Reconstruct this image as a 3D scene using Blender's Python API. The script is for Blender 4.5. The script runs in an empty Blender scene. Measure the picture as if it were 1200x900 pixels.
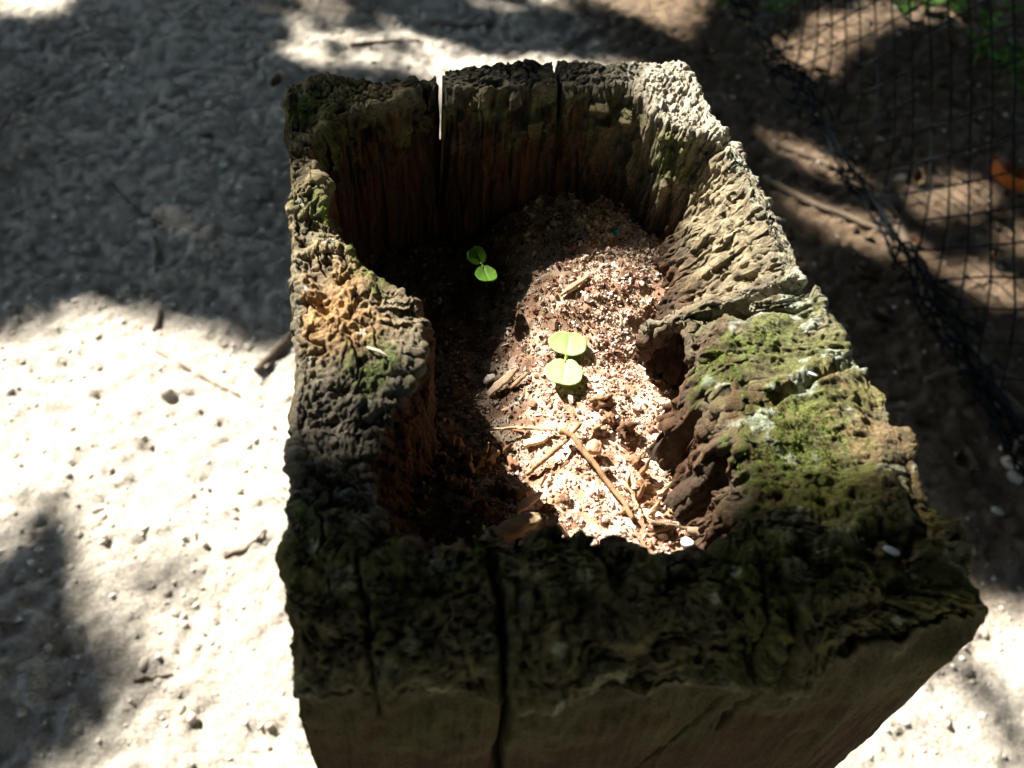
import bpy, math, random
import numpy as np
from mathutils import Vector, Matrix

# ------------------------------------------------------------------ camera, light, exposure
H = 0.70                                  # height of the post above the soil
SUN = np.array([-0.78, 1.0, 1.0])        # direction towards the sun
CF, CP, CYAW, CROLL = 1030.26, 0.8755, 0.2322, 0.0959
CPOS = np.array([-0.0688, -0.2355, 0.2305 + H])
_fw = np.array([math.sin(CYAW)*math.cos(CP), math.cos(CYAW)*math.cos(CP), -math.sin(CP)])
_r0 = np.array([math.cos(CYAW), -math.sin(CYAW), 0.0]); _u0 = np.cross(_r0, _fw)
_r = _r0*math.cos(CROLL) + _u0*math.sin(CROLL); _u = -_r0*math.sin(CROLL) + _u0*math.cos(CROLL)

def at(px, py, z):
    """point of the place that lies at height z (above the soil) in the direction of a photo pixel"""
    d = _fw + _r*(px-600)/CF - _u*(py-450)/CF
    return CPOS + d*((z-CPOS[2])/d[2])

sc = bpy.context.scene
col = sc.collection
cam_d = bpy.data.cameras.new('camera'); cam = bpy.data.objects.new('camera', cam_d); col.objects.link(cam)
cam.matrix_world = Matrix([[_r[0], _u[0], -_fw[0], CPOS[0]], [_r[1], _u[1], -_fw[1], CPOS[1]],
                           [_r[2], _u[2], -_fw[2], CPOS[2]], [0, 0, 0, 1]])
cam_d.sensor_width = 36; cam_d.lens = CF/1200*36; cam_d.clip_start = 0.01; cam_d.clip_end = 400
cam_d.dof.use_dof = True; cam_d.dof.aperture_fstop = 11.5
cam_d.dof.focus_distance = float((at(680, 380, H-0.05)-CPOS) @ _fw)
sc.camera = cam
world = bpy.data.worlds.new('World'); sc.world = world; world.use_nodes = True
wn = world.node_tree.nodes; wl = world.node_tree.links
sky = wn.new('ShaderNodeTexSky'); sky.sky_type = 'NISHITA'; sky.sun_disc = False
elev = math.atan2(SUN[2], math.hypot(SUN[0], SUN[1])); azim = math.atan2(SUN[0], SUN[1])
sky.dust_density = 0.4; sky.ozone_density = 2.2; sky.sun_elevation = elev; sky.sun_rotation = azim
wl.new(sky.outputs[0], wn['Background'].inputs[0]); wn['Background'].inputs[1].default_value = 0.10
sl = bpy.data.lights.new('sun', 'SUN'); sl.energy = 5.0; sl.angle = math.radians(0.53); sl.color = (1.0, 0.945, 0.85)
sun = bpy.data.objects.new('sun', sl); col.objects.link(sun)
sun.rotation_euler = Vector(SUN).to_track_quat('Z', 'Y').to_euler(); sun.location = (-2, 4, 6)
sc.view_settings.view_transform = 'Standard'; sc.view_settings.look = 'None'
sc.view_settings.gamma = 1.0; sc.view_settings.exposure = 2.15
rng = np.random.default_rng(7); random.seed(7)

# ------------------------------------------------------------------ noise
def _hash(ix, iy, iz, s):
    h = (ix.astype(np.uint32)*np.uint32(374761393) + iy.astype(np.uint32)*np.uint32(668265263)
         + iz.astype(np.uint32)*np.uint32(2246822519) + np.uint32((s*3266489917) & 0xffffffff))
    h ^= h >> np.uint32(13); h *= np.uint32(1274126177); h ^= h >> np.uint32(16)
    h *= np.uint32(2654435769); h ^= h >> np.uint32(15)
    return h
def _h01(ix, iy, iz, s): return _hash(ix, iy, iz, s).astype(np.float32)*np.float32(1/4294967296.0)
def vn(p, s=0):
    """value noise, -1..1"""
    p = np.asarray(p, dtype=np.float32) + np.float32(513.37)
    i = np.floor(p).astype(np.int64); f = p-i; f = f*f*f*(f*(f*6-15)+10)
    r = 0
    for a in (0, 1):
        wx = f[:, 0] if a else 1-f[:, 0]
        for b in (0, 1):
            wy = f[:, 1] if b else 1-f[:, 1]
            for c in (0, 1):
                wz = f[:, 2] if c else 1-f[:, 2]
                r = r + wx*wy*wz*_h01(i[:, 0]+a, i[:, 1]+b, i[:, 2]+c, s)
    return r*2-1
def fbm(p, octv=4, s=0, gain=0.5):
    r = 0; a = 1.0
    for k in range(octv):
        r = r + a*vn(p*(2.03**k), s+17*k); a *= gain
    return r
def vor(p, s=0, f2=False):
    """cellular noise: distance to the nearest (and second nearest) point and an id 0..1"""
    p = np.asarray(p, dtype=np.float32) + np.float32(211.7)
    i = np.floor(p).astype(np.int64); f = (p-i).astype(np.float32)
    d1 = np.full(len(p), 9, np.float32); d2 = d1.copy(); idv = np.zeros(len(p), np.float32)
    for a in (-1, 0, 1):
        for b in (-1, 0, 1):
            for c in (-1, 0, 1):
                h = _hash(i[:, 0]+a, i[:, 1]+b, i[:, 2]+c, s)
                jx = (h & np.uint32(1023)).astype(np.float32)/1023
                jy = ((h >> np.uint32(10)) & np.uint32(1023)).astype(np.float32)/1023
                jz = ((h >> np.uint32(20)) & np.uint32(1023)).astype(np.float32)/1023
                d = np.sqrt((a+jx-f[:, 0])**2 + (b+jy-f[:, 1])**2 + (c+jz-f[:, 2])**2)
                m = d < d1
                d2 = np.where(m, d1, np.minimum(d2, d)); d1 = np.where(m, d, d1); idv = np.where(m, jx, idv)
    return d1, d2, idv
def sstep(a, b, x):
    t = np.clip((x-a)/(b-a), 0, 1); return t*t*(3-2*t)
def mix(a, b, m): return a*(1-m[:, None]) + np.asarray(b)*m[:, None]

# ------------------------------------------------------------------ object helpers
def tag(o, label=None, cat=None, group=None, kind=None):
    if label: o['label'] = label
    if cat: o['category'] = cat
    if group: o['group'] = group
    if kind: o['kind'] = kind
    return o
def link(o, parent=None):
    col.objects.link(o)
    if parent is not None: o.parent = parent
    return o
def empty(name, loc, rz=0.0):
    o = bpy.data.objects.new(name, None); o.location = loc; o.rotation_euler = (0, 0, rz); o.empty_display_size = 0.02
    return link(o)
def mesh_np(name, V, F, mat, colr=None, smooth=True):
    """V (n,3), F (m,3 or 4) arrays -> mesh"""
    me = bpy.data.meshes.new(name); V = np.asarray(V, np.float32); F = np.asarray(F, np.int32)
    k = F.shape[1]
    me.vertices.add(len(V)); me.vertices.foreach_set('co', V.ravel())
    me.loops.add(F.size); me.loops.foreach_set('vertex_index', F.ravel())
    me.polygons.add(len(F)); me.polygons.foreach_set('loop_start', np.arange(0, F.size, k, dtype=np.int32))
    me.polygons.foreach_set('loop_total', np.full(len(F), k, np.int32))
    me.polygons.foreach_set('use_smooth', np.full(len(F), smooth, bool))
    if colr is not None:
        a = me.color_attributes.new('tint', 'FLOAT_COLOR', 'POINT')
        c = np.ones((len(V), 4), np.float32); c[:, :3] = colr; a.data.foreach_set('color', c.ravel())
    me.update(calc_edges=True); me.validate()
    if mat: me.materials.append(mat)
    return me
def obj(name, me, parent=None, loc=None):
    o = bpy.data.objects.new(name, me)
    if loc is not None: o.location = loc
    return link(o, parent)
def grid_faces(n, m, wrap=False):
    a = np.arange(n*m).reshape(n, m)
    if wrap: a = np.vstack([a, a[:1]])
    return np.stack([a[:-1, :-1], a[1:, :-1], a[1:, 1:], a[:-1, 1:]], -1).reshape(-1, 4)
def tube(pts, rad, seg=8, cap=True):
    """tapered tube through pts with radius per point -> V, F (quads)"""
    pts = np.asarray(pts, float); rad = np.broadcast_to(np.asarray(rad, float), (len(pts),))
    T = np.gradient(pts, axis=0); T /= np.linalg.norm(T, axis=1)[:, None]+1e-12
    ref = np.array([0.13, 0.21, 0.97]) if abs(T[0] @ np.array([0.13, 0.21, 0.97])) < 0.9 else np.array([0.97, 0.13, 0.21])
    A = np.cross(T, ref); A /= np.linalg.norm(A, axis=1)[:, None]; B = np.cross(T, A)
    th = np.linspace(0, 2*np.pi, seg, endpoint=False)
    V = pts[:, None] + rad[:, None, None]*(np.cos(th)[None, :, None]*A[:, None] + np.sin(th)[None, :, None]*B[:, None])
    n = len(pts); V = V.reshape(-1, 3); F = []
    for i in range(n-1):
        for j in range(seg):
            F.append((i*seg+j, i*seg+(j+1) % seg, (i+1)*seg+(j+1) % seg, (i+1)*seg+j))
    if cap:
        V = np.vstack([V, pts[:1], pts[-1:]]); c0, c1 = len(V)-2, len(V)-1
        for j in range(0, seg):
            F.append((c0, (j+1) % seg, j, c0)); F.append((c1, (n-1)*seg+j, (n-1)*seg+(j+1) % seg, c1))
    F = np.array(F); T3 = []
    for q in F:
        if q[0] == q[3]: T3.append(q[:3])
        else: T3.append((q[0], q[1], q[2])); T3.append((q[0], q[2], q[3]))
    return V, np.array(T3)
def join(parts):
    V = []; F = []; n = 0
    for v, f in parts: V.append(v); F.append(np.asarray(f)+n); n += len(v)
    return np.vstack(V), np.vstack(F)
# small irregular lump (icosahedron family)
def ico(sub):
    import bmesh
    bm = bmesh.new(); bmesh.ops.create_icosphere(bm, subdivisions=sub, radius=1.0)
    V = np.array([v.co[:] for v in bm.verts]); F = np.array([[v.index for v in f.verts] for f in bm.faces]); bm.free()
    return V, F
ICO1, ICO2, ICO3 = ico(1), ico(2), ico(3)
def lump(base, seed, rough=0.35, fr=1.3):
    V, F = base; n = fbm(V*fr + seed*7.7, 3, seed)
    return V*(1+rough*n)[:, None], F
def rot_rand(n):
    q = rng.normal(size=(n, 4)); q /= np.linalg.norm(q, axis=1)[:, None]; w, x, y, z = q.T
    return np.stack([np.stack([1-2*(y*y+z*z), 2*(x*y-z*w), 2*(x*z+y*w)], -1),
                     np.stack([2*(x*y+z*w), 1-2*(x*x+z*z), 2*(y*z-x*w)], -1),
                     np.stack([2*(x*z-y*w), 2*(y*z+x*w), 1-2*(x*x+y*y)], -1)], 1)
def Rz(n):
    a = rng.uniform(0, 6.283, n); R = np.zeros((n, 3, 3)); R[:, 0, 0] = R[:, 1, 1] = np.cos(a); R[:, 1, 0] = np.sin(a); R[:, 0, 1] = -R[:, 1, 0]; R[:, 2, 2] = 1; return R
def scatter_mesh(name, protos, P, S, R, C, mat, smooth=False):
    """many small pieces as one mesh: protos list of (V,F); P (n,3) S (n,3) R (n,3,3) C (n,3)"""
    Vs = []; Fs = []; Cs = []; off = 0
    which = rng.integers(0, len(protos), len(P))
    for k, (V, F) in enumerate(protos):
        m = which == k
        if not m.any(): continue
        X = np.einsum('nij,nkj->nki', R[m], V[None]*S[m][:, None]) + P[m][:, None]
        n, kv = X.shape[:2]
        Vs.append(X.reshape(-1, 3)); Cs.append(np.repeat(C[m], kv, 0))
        Fs.append((F[None] + (np.arange(n)*kv)[:, None, None]).reshape(-1, 3) + off); off += n*kv
    return mesh_np(name, np.vstack(Vs), np.vstack(Fs), mat, np.vstack(Cs), smooth)

# ------------------------------------------------------------------ materials
def material(name, base=None, rough=0.85, vcol=False, noise=None, bump=None, transl=0.0, spec=0.3, obj_rand=0.0, noise_amt=0.3):
    m = bpy.data.materials.new(name); m.use_nodes = True; N = m.node_tree.nodes; L = m.node_tree.links
    b = N['Principled BSDF']; b.inputs['Roughness'].default_value = rough; b.inputs['Specular IOR Level'].default_value = spec
    tc = N.new('ShaderNodeTexCoord')
    if vcol:
        src = N.new('ShaderNodeVertexColor'); src.layer_name = 'tint'; out = src.outputs[0]
    else:
        src = N.new('ShaderNodeRGB'); src.outputs[0].default_value = (*base, 1); out = src.outputs[0]
    if noise:
        t = N.new('ShaderNodeTexNoise'); t.inputs['Scale'].default_value = noise; t.inputs['Detail'].default_value = 5
        t.inputs['Roughness'].default_value = 0.65
        L.new(tc.outputs['Object'], t.inputs['Vector'])
        mr = N.new('ShaderNodeMapRange'); mr.inputs['From Min'].default_value = 0.25; mr.inputs['From Max'].default_value = 0.75
        mr.inputs['To Min'].default_value = 1-noise_amt; mr.inputs['To Max'].default_value = 1+noise_amt
        L.new(t.outputs['Fac'], mr.inputs['Value'])
        mx = N.new('ShaderNodeMix'); mx.data_type = 'RGBA'; mx.blend_type = 'MULTIPLY'; mx.inputs['Factor'].default_value = 1
        L.new(out, mx.inputs[6]); L.new(mr.outputs[0], mx.inputs[7]); out = mx.outputs[2]
    if obj_rand:
        oi = N.new('ShaderNodeObjectInfo'); mr = N.new('ShaderNodeMapRange')
        mr.inputs['To Min'].default_value = 1-obj_rand; mr.inputs['To Max'].default_value = 1+obj_rand
        L.new(oi.outputs['Random'], mr.inputs['Value'])
        mx = N.new('ShaderNodeMix'); mx.data_type = 'RGBA'; mx.blend_type = 'MULTIPLY'; mx.inputs['Factor'].default_value = 1
        L.new(out, mx.inputs[6]); L.new(mr.outputs[0], mx.inputs[7]); out = mx.outputs[2]
    L.new(out, b.inputs['Base Color'])
    if bump:
        t = N.new('ShaderNodeTexNoise'); t.inputs['Scale'].default_value = bump[0]; t.inputs['Detail'].default_value = 6
        t.inputs['Roughness'].default_value = 0.7
        if len(bump) > 2:
            mp = N.new('ShaderNodeMapping'); mp.inputs['Scale'].default_value = (1, 1, bump[2])
            L.new(tc.outputs['Object'], mp.inputs['Vector']); L.new(mp.outputs[0], t.inputs['Vector'])
        else: L.new(tc.outputs['Object'], t.inputs['Vector'])
        bp = N.new('ShaderNodeBump'); bp.inputs['Distance'].default_value = bump[1]; bp.inputs['Strength'].default_value = 1.0
        L.new(t.outputs['Fac'], bp.inputs['Height']); L.new(bp.outputs[0], b.inputs['Normal'])
    if transl:
        tr = N.new('ShaderNodeBsdfTranslucent'); ms = N.new('ShaderNodeMixShader'); ms.inputs[0].default_value = transl
        L.new(out, tr.inputs['Color']); L.new(b.outputs[0], ms.inputs[1]); L.new(tr.outputs[0], ms.inputs[2])
        L.new(ms.outputs[0], N['Material Output'].inputs['Surface'])
    return m
M_soil = material('pale_sandy_soil', vcol=True, rough=0.95, noise=230, noise_amt=.42, bump=(190, 0.0065), spec=0.15)
def speckle(m, scale, lo, hi, colr):
    N = m.node_tree.nodes; L = m.node_tree.links; b = N['Principled BSDF']; src = b.inputs['Base Color'].links[0].from_socket
    tc = N.new('ShaderNodeTexCoord'); t = N.new('ShaderNodeTexNoise'); t.inputs['Scale'].default_value = scale; t.inputs['Detail'].default_value = 4; t.inputs['Roughness'].default_value = .7
    L.new(tc.outputs['Object'], t.inputs['Vector']); mr = N.new('ShaderNodeMapRange'); mr.inputs['From Min'].default_value = lo; mr.inputs['From Max'].default_value = hi; L.new(t.outputs['Fac'], mr.inputs['Value'])
    mx = N.new('ShaderNodeMix'); mx.data_type = 'RGBA'; L.new(mr.outputs[0], mx.inputs['Factor']); L.new(src, mx.inputs[6]); mx.inputs[7].default_value = (*colr, 1); L.new(mx.outputs[2], b.inputs['Base Color'])
speckle(M_soil, 95, .60, .72, (.24, .17, .115)); speckle(M_soil, 42, .63, .74, (.15, .11, .08))
M_gravel = material('gravel', vcol=True, rough=0.9, noise=300, spec=0.2)
M_wood = material('weathered_rotten_wood', vcol=True, rough=0.9, noise=900, bump=(1200, 0.0016, 0.35), spec=0.15, noise_amt=0.52)
M_crumb = material('rotten_wood_crumbs', vcol=True, rough=0.9, noise=900, spec=0.15, noise_amt=0.25)
M_moss = material('moss', vcol=True, rough=0.8, transl=0.3, spec=0.2)
M_coty = material('seedling_leaf', (0.40, 0.56, 0.21), rough=0.5, transl=0.22, noise=420, spec=0.35, noise_amt=0.24)
M_cotyd = material('seedling_leaf_dark', (0.10, 0.27, 0.02), rough=0.45, transl=0.5, noise=420, spec=0.35, noise_amt=0.24)
M_coty_sun = material('seedling_leaf_sunlit', (0.20, 0.42, 0.05), rough=0.45, transl=0.5, noise=420, spec=0.35, noise_amt=0.24)  # lighter green stands in for sunlight on the lower leaf
M_stem = material('seedling_stem', (0.28, 0.36, 0.07), rough=0.5, transl=0.2)
M_twig = material('dry_stem', vcol=True, rough=0.8, noise=900, bump=(1400, 0.0004), spec=0.2)
M_stick = material('grey_brown_stick', (0.12, 0.09, 0.062), rough=0.9, noise=120, bump=(260, 0.002), obj_rand=0.35)
M_stone = material('stone', (0.50, 0.44, 0.36), rough=0.85, noise=110, bump=(350, 0.0012), obj_rand=0.18)
M_black = material('black_wire', (0.005, 0.007, 0.009), rough=0.85, spec=0.05)
M_leaf = material('tree_leaf', (0.05, 0.085, 0.02), rough=0.5, transl=0.12, spec=0.3)
M_bark = material('bark', (0.10, 0.075, 0.05), rough=0.95, noise=30, bump=(40, 0.02))
M_dead = material('dead_leaf', (0.10, 0.065, 0.035), rough=0.8, transl=0.2, noise=90, obj_rand=0.4)
M_rust = material('rusty_leaf', (0.24, 0.09, 0.03), rough=0.7, transl=0.2, noise=90)
M_orange = material('orange_leaf', (0.42, 0.12, 0.02), rough=0.6, transl=0.25, noise=90)
M_weed = material('weed_leaf', (0.07, 0.16, 0.03), rough=0.6, transl=0.3, noise=120, obj_rand=0.3)
M_bead = material('turquoise_bead', (0.01, 0.26, 0.34), rough=0.2, spec=0.6)
M_louse = material('woodlouse_shell', (0.15, 0.075, 0.04), rough=0.35, noise=800, spec=0.5)
M_flake = material('pale_flake', (0.46, 0.53, 0.55), rough=0.35, noise=400, spec=0.5)
M_fencepost = material('fence_post_wood', (0.16, 0.12, 0.085), rough=0.9, noise=40, bump=(80, 0.004))

# ------------------------------------------------------------------ soil
def ground_z(x, y):
    p = np.stack([x, y, np.zeros_like(x)], 1)
    z = 0.012*fbm(p*2.2, 3, 3) + 0.0042*fbm(p*20, 2, 5) + 0.0046*fbm(p*62, 2, 9, .6)
    return z
def axis(lo, hi, step, far):
    a = np.arange(lo, hi, step); g = np.cumsum(step*1.45**np.arange(1, 40)); g = g[g < far]
    return np.concatenate([(lo-g)[::-1], a, hi+g])
gx = axis(-.95, 1.65, 0.0055, 150); gy = axis(-0.15, 1.8, 0.0055, 150)
X, Y = np.meshgrid(gx, gy, indexing='ij'); X = X.ravel(); Y = Y.ravel()
P0 = np.stack([X, Y, 0*X], 1)
Z = ground_z(X, Y)
d1, d2, idv = vor(np.stack([X*70, Y*70, 0*X], 1), 4)
e1, e2, eid = vor(np.stack([X*38, Y*38, 0*X+.3], 1), 6)
Z = Z + 0.012*np.clip(0.45-d1, 0, 1)*(idv > 0.3) + .014*np.clip(.32-e1, 0, 1)*(eid > .6)
near = (np.abs(X) < 4) & (np.abs(Y) < 4); Z = np.where(near, Z, Z*1.0)
c = np.tile(np.array([[0.51, 0.465, 0.395]]), (len(X), 1))
n1 = fbm(P0*6, 4, 21); n2 = fbm(P0*45, 3, 22)
c = c*(1 + 0.16*n1 + 0.16*n2)[:, None]
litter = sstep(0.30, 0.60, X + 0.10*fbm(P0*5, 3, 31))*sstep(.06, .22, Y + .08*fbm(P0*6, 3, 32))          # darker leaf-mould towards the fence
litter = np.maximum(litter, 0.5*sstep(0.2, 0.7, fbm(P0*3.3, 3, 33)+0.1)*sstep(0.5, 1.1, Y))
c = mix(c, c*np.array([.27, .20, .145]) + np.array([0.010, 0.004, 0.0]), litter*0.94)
soil = tag(obj('soil_ground', mesh_np('soil_ground', np.stack([X, Y, Z], 1), grid_faces(len(gx), len(gy)), M_soil, np.clip(c, 0, 1))), kind='structure')

# ------------------------------------------------------------------ the hollow timber post
T = -H
def uw(px, py, z): p = at(px, py, z+H); return (p[0], p[1], z)
# stations round the rim: (outer x, y, z) (inner rim edge) (foot of the inner wall), heights measured from the rim
ST = [
 ((-.101, .142, .000), uw(370, 150, -.001), (-.080, .104, -.082)),
 ((-.085, .143, .001), uw(398, 133, 0), (-.072, .113, -.082)),
 ((-.062, .1435, .001), uw(436, 126, 0), (-.056, .119, -.080)),
 ((-.045, .1435, .000), uw(480, 106, .000), (-.043, .121, -.078)),
 ((-.0325, .143, -.001), uw(506, 100, -.002), (-.031, .122, -.076)),
 ((-.0255, .145, .0035), uw(520, 104, .002), (-.025, .121, -.075)),
 ((0.000, .1465, .0045), uw(580, 103, .003), (.000, .119, -.070)),
 ((.0245, .1465, .0045), uw(641, 101, .003), (.022, .117, -.067)),
 ((.0285, .1465, .0035), uw(654, 102, .002), (.026, .116, -.066)),
 ((.052, .1465, .003), uw(712, 102, .000), (.043, .107, -.061)),
 ((.072, .148, .002), uw(748, 106, .000), (.056, .098, -.060)),
 ((.094, .148, .001), uw(768, 138, -.001), (.061, .089, -.060)),
 ((.098, .118, .001), uw(800, 152, -.001), (.065, .081, -.060)),
 ((.0975, .093, .000), uw(836, 158, -.001), (.066, .076, -.060)),
 ((.0985, .087, -.004), uw(842, 172, -.005), (.0655, .074, -.060)),
 ((.1005, .070, -.001), uw(862, 190, -.004), (.0605, .066, -.060)),
 ((.1005, .040, -.001), uw(888, 240, -.004), (.0545, .050, -.061)),
 ((.1000, .010, -.001), uw(912, 290, -.005), (.0490, .034, -.062)),
 ((.0990, -.006, -.002), uw(912, 318, -.006), (.0450, .024, -.063)),
 ((.0995, -.011, -.005), uw(892, 338, -.010), (.0440, .020, -.063)),
 ((.1030, -.016, -.002), uw(800, 364, -.022), (.0430, .018, -.064)),
 ((.1032, -.021, .000), uw(748, 390, -.042), (.0500, .006, -.065)),
 ((.1034, -.027, .000), uw(780, 377, -.030), (.0600, -.004, -.066)),
 ((.1036, -.034, .000), uw(803, 379, -.021), (.0620, -.013, -.066)),
 ((.1045, -.044, -.001), uw(806, 402, -.022), (.0540, -.024, -.066)),
 ((.1050, -.050, -.005), uw(818, 428, -.021), (.0430, -.033, -.066)),
 ((.1070, -.058, .000), uw(838, 456, -.017), (.0400, -.042, -.067)),
 ((.1075, -.080, .001), uw(864, 506, -.012), (.0400, -.060, -.068)),
 ((.1070, -.104, .000), uw(882, 560, -.009), (.0405, -.076, -.068)),
 ((.1105, -.126, .001), uw(890, 610, -.006), (.0390, -.088, -.068)),
 ((.1125, -.1475, .002), uw(862, 640, -.005), (.0300, -.092, -.068)),
 ((.072, -.156, .000), uw(812, 650, -.003), (.018, -.088, -.068)),
 ((.039, -.157, -.004), uw(760, 660, -.003), (.008, -.089, -.068)),
 ((.000, -.155, -.001), uw(712, 640, -.002), (-.006, -.089, -.068)),
 ((-.036, -.152, .000), uw(660, 618, -.001), (-.018, -.088, -.068)),
 ((-.060, -.149, .000), uw(585, 632, -.001), (-.036, -.086, -.068)),
 ((-.085, -.146, -.001), uw(510, 646, -.002), (-.050, -.080, -.067)),
 ((-.1005, -.142, -.002), uw(452, 632, -.004), (-.058, -.070, -.066)),
 ((-.101, -.114, .000), uw(432, 596, -.005), (-.058, -.055, -.066)),
 ((-.0985, -.080, -.001), uw(430, 545, -.008), (-.054, -.036, -.067)),
 ((-.1000, -.048, .000), uw(458, 486, -.006), (-.050, -.018, -.068)),
 ((-.0975, -.026, -.004), uw(490, 430, -.004), (-.048, -.002, -.070)),
 ((-.0990, -.016, -.002), uw(498, 375, -.002), (-.047, .014, -.072)),
 ((-.0990, .004, -.001), uw(478, 342, -.003), (-.050, .034, -.074)),
 ((-.0985, .014, -.003), uw(432, 318, -.005), (-.062, .044, -.076)),
 ((-.1000, .028, .000), uw(402, 292, -.003), (-.072, .056, -.078)),
 ((-.0990, .056, -.001), uw(380, 232, -.002), (-.078, .076, -.080)),
 ((-.1005, .092, .000), uw(362, 184, -.001), (-.082, .092, -.082)),
]
ST = np.array(ST)
ns = len(ST)
seg = np.linalg.norm(np.diff(np.vstack([ST[:, 0], ST[:1, 0]]), axis=0), axis=1) + 0.6*np.linalg.norm(np.diff(np.vstack([ST[:, 1], ST[:1, 1]]), axis=0), axis=1)
cum = np.concatenate([[0], np.cumsum(seg)]); NT = 1680
tt = np.linspace(0, cum[-1], NT, endpoint=False)
def along(k):
    Q = np.vstack([ST[:, k], ST[:1, k]])
    return np.stack([np.interp(tt, cum, Q[:, i]) for i in range(3)], 1)
OUT, INN, FOOT = along(0), along(1), along(2)
def smooth_t(A, it):
    for _ in range(it): A = 0.5*A + 0.25*(np.roll(A, 1, 0)+np.roll(A, -1, 0))
    return A
OUT = smooth_t(OUT, 4); INN = smooth_t(INN, 10); FOOT = smooth_t(FOOT, 30)
INS = INN.copy()
jt = np.column_stack([tt*210, 0*tt, 0*tt]); jl = np.column_stack([tt*65, 0*tt+3, 0*tt]); jag = .35+.65*sstep(.10, .06, INN[:, 1])
for k_ in range(3): INN[:, k_] += jag*(.0020*fbm(jt, 3, 31+k_) + .0026*vn(jl, 35+k_))*(1 if k_ < 2 else .8)
zo = np.concatenate([[-H-.03, -.5, -.35, -.26], np.linspace(-.20, -.002, 92)]); no = len(zo)
nr, ni = 150, 165
prof = np.zeros((NT, no+nr+ni, 3))
for j, z in enumerate(zo):
    prof[:, j, :2] = OUT[:, :2]; fr = sstep(-.12, -.14, OUT[:, 1]); prof[:, j, 2] = np.where(z > -.2, OUT[:, 2]+z-(.003+.011*fr)*sstep(-.2, -.05, np.array([z])), z); prof[:, j, 1] += .007*fr*math.exp(z/.018)
for j in range(nr):
    s = j/nr; prof[:, no+j] = OUT*(1-s)+INS*s + (INN-INS)*s**4
    fr = sstep(-.12, -.14, OUT[:, 1]); prof[:, no+j, 2] -= (.003+.011*fr)*np.clip(1-s/(.10+.30*fr), 0, 1)**2
DEEP = FOOT.copy(); DEEP[:, 2] -= 0.012
for j in range(ni):
    s = j/(ni-1); q = INN*(1-s)+DEEP*s; prof[:, no+nr+j] = q
# round the arrises
P = prof
for _ in range(14):
    Q = P.copy(); Q[:, 4:-1] = 0.5*P[:, 4:-1]+0.25*(P[:, 3:-2]+P[:, 5:]); P = Q
def normals(P):
    du = np.roll(P, -1, 0)-np.roll(P, 1, 0); dv = np.gradient(P, axis=1)
    n = np.cross(du, dv); n /= np.linalg.norm(n, axis=2)[..., None]+1e-12
    return n
Nn = normals(P)
if (Nn[:, no+nr//2, 2]).mean() < 0: Nn = -Nn
shape = P.shape[:2]; p = P.reshape(-1, 3); n = Nn.reshape(-1, 3)
vi = np.tile(np.arange(shape[1]), shape[0]); ti = np.repeat(tt, shape[1])
rim = sstep(no-6, no+6, vi)*(1-sstep(no+nr-10, no+nr+14, vi))
inner = sstep(no+nr-10, no+nr+20, vi); outer = 1-sstep(no-8, no+4, vi)
x, y, z = p[:, 0], p[:, 1], p[:, 2]
wr = p + 0.0035*np.stack([fbm(p*90, 2, 1), fbm(p*90, 2, 2), fbm(p*90, 2, 3)], 1)
right = sstep(.03, .06, x)*(1-sstep(.09, .13, y)*0.5)*(1-sstep(-.06, -.11, y)*0)
leftw = sstep(-.03, -.055, x)
front = sstep(-.085, -.11, y)
# vertical fibres on the walls
w2 = p + 0.0011*np.stack([vn(p*np.array([70, 70, 25]), 11), vn(p*np.array([70, 70, 25]), 12), 0*x], 1)
fib = fbm(np.stack([w2[:, 0]*300, w2[:, 1]*300, z*16], 1), 3, 41)
fib2 = vn(np.stack([w2[:, 0]*105, w2[:, 1]*105, z*9], 1), 44)
fib3 = vn(np.stack([w2[:, 0]*760, w2[:, 1]*760, z*32], 1), 46)
# fibres that run down the worn slope, from the rim to the foot of the wall
vf = np.clip((vi-no)/float(nr+ni), 0, 1)
tw = ti + .004*vn(p*60, 47) + .0012*vn(p*210, 48)
sf1 = fbm(np.stack([tw*95, vf*5, 0*x], 1), 2, 49); sf2 = fbm(np.stack([tw*290, vf*11, 0*x], 1), 3, 50); sf3 = vn(np.stack([tw*800, vf*26, 0*x], 1), 52)
# lumps, knobs, crust on the rim
big = fbm(p*42, 3, 51); mid = fbm(p*130, 4, 55); fine = fbm(p*420, 3, 58)
rg1 = 1-2*np.abs(fbm(wr*np.array([150, 150, 90]), 3, 64)); rg2 = 1-2*np.abs(fbm(wr*np.array([380, 380, 200]), 2, 66))
c1, c2, cid = vor(wr*150, 61); crust = np.clip(0.62-c1, -.2, 1)*(.4+1.2*cid)
d1_, d2_, did = vor(wr*330, 62); grain = np.clip(0.6-d1_, -.1, 1)*(.3+1.4*did)
g1 = vn(wr*np.array([75, 75, 40]), 71)+.25*vn(wr*260, 72); ridge = np.exp(-(g1/0.06)**2)          # drying cracks
# shelves: end grain weathers in thin layers that run across the rim
lay = (p[:, 1]*.9 + p[:, 0]*.35)*210 + 2.2*vn(p*70, 74) + .8*vn(p*220, 75); shelf = (lay-np.floor(lay))
slope = rim*right + inner*right*sstep(-.065, -.02, z)
g2 = vn(wr*np.array([190, 190, 70]), 73)+.3*vn(wr*520, 76); ridge2 = np.exp(-(g2/0.07)**2)
endg = 1-np.abs(vn(np.stack([wr[:, 0]*520, wr[:, 1]*520, wr[:, 2]*90], 1), 78))*2           # frayed end grain
brk = sstep(.1, .5, vn(np.stack([w2[:, 0]*170, w2[:, 1]*170, z*42], 1), 53))                 # fibres broken off in steps
steep = inner*sstep(.03, .0, y)*right
disp = np.zeros(len(p))
disp += inner*(1-.6*slope)*(0.0019*fib + 0.0030*fib2 + 0.0010*fib3 + 0.0004*mid + .0017*brk)
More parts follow.
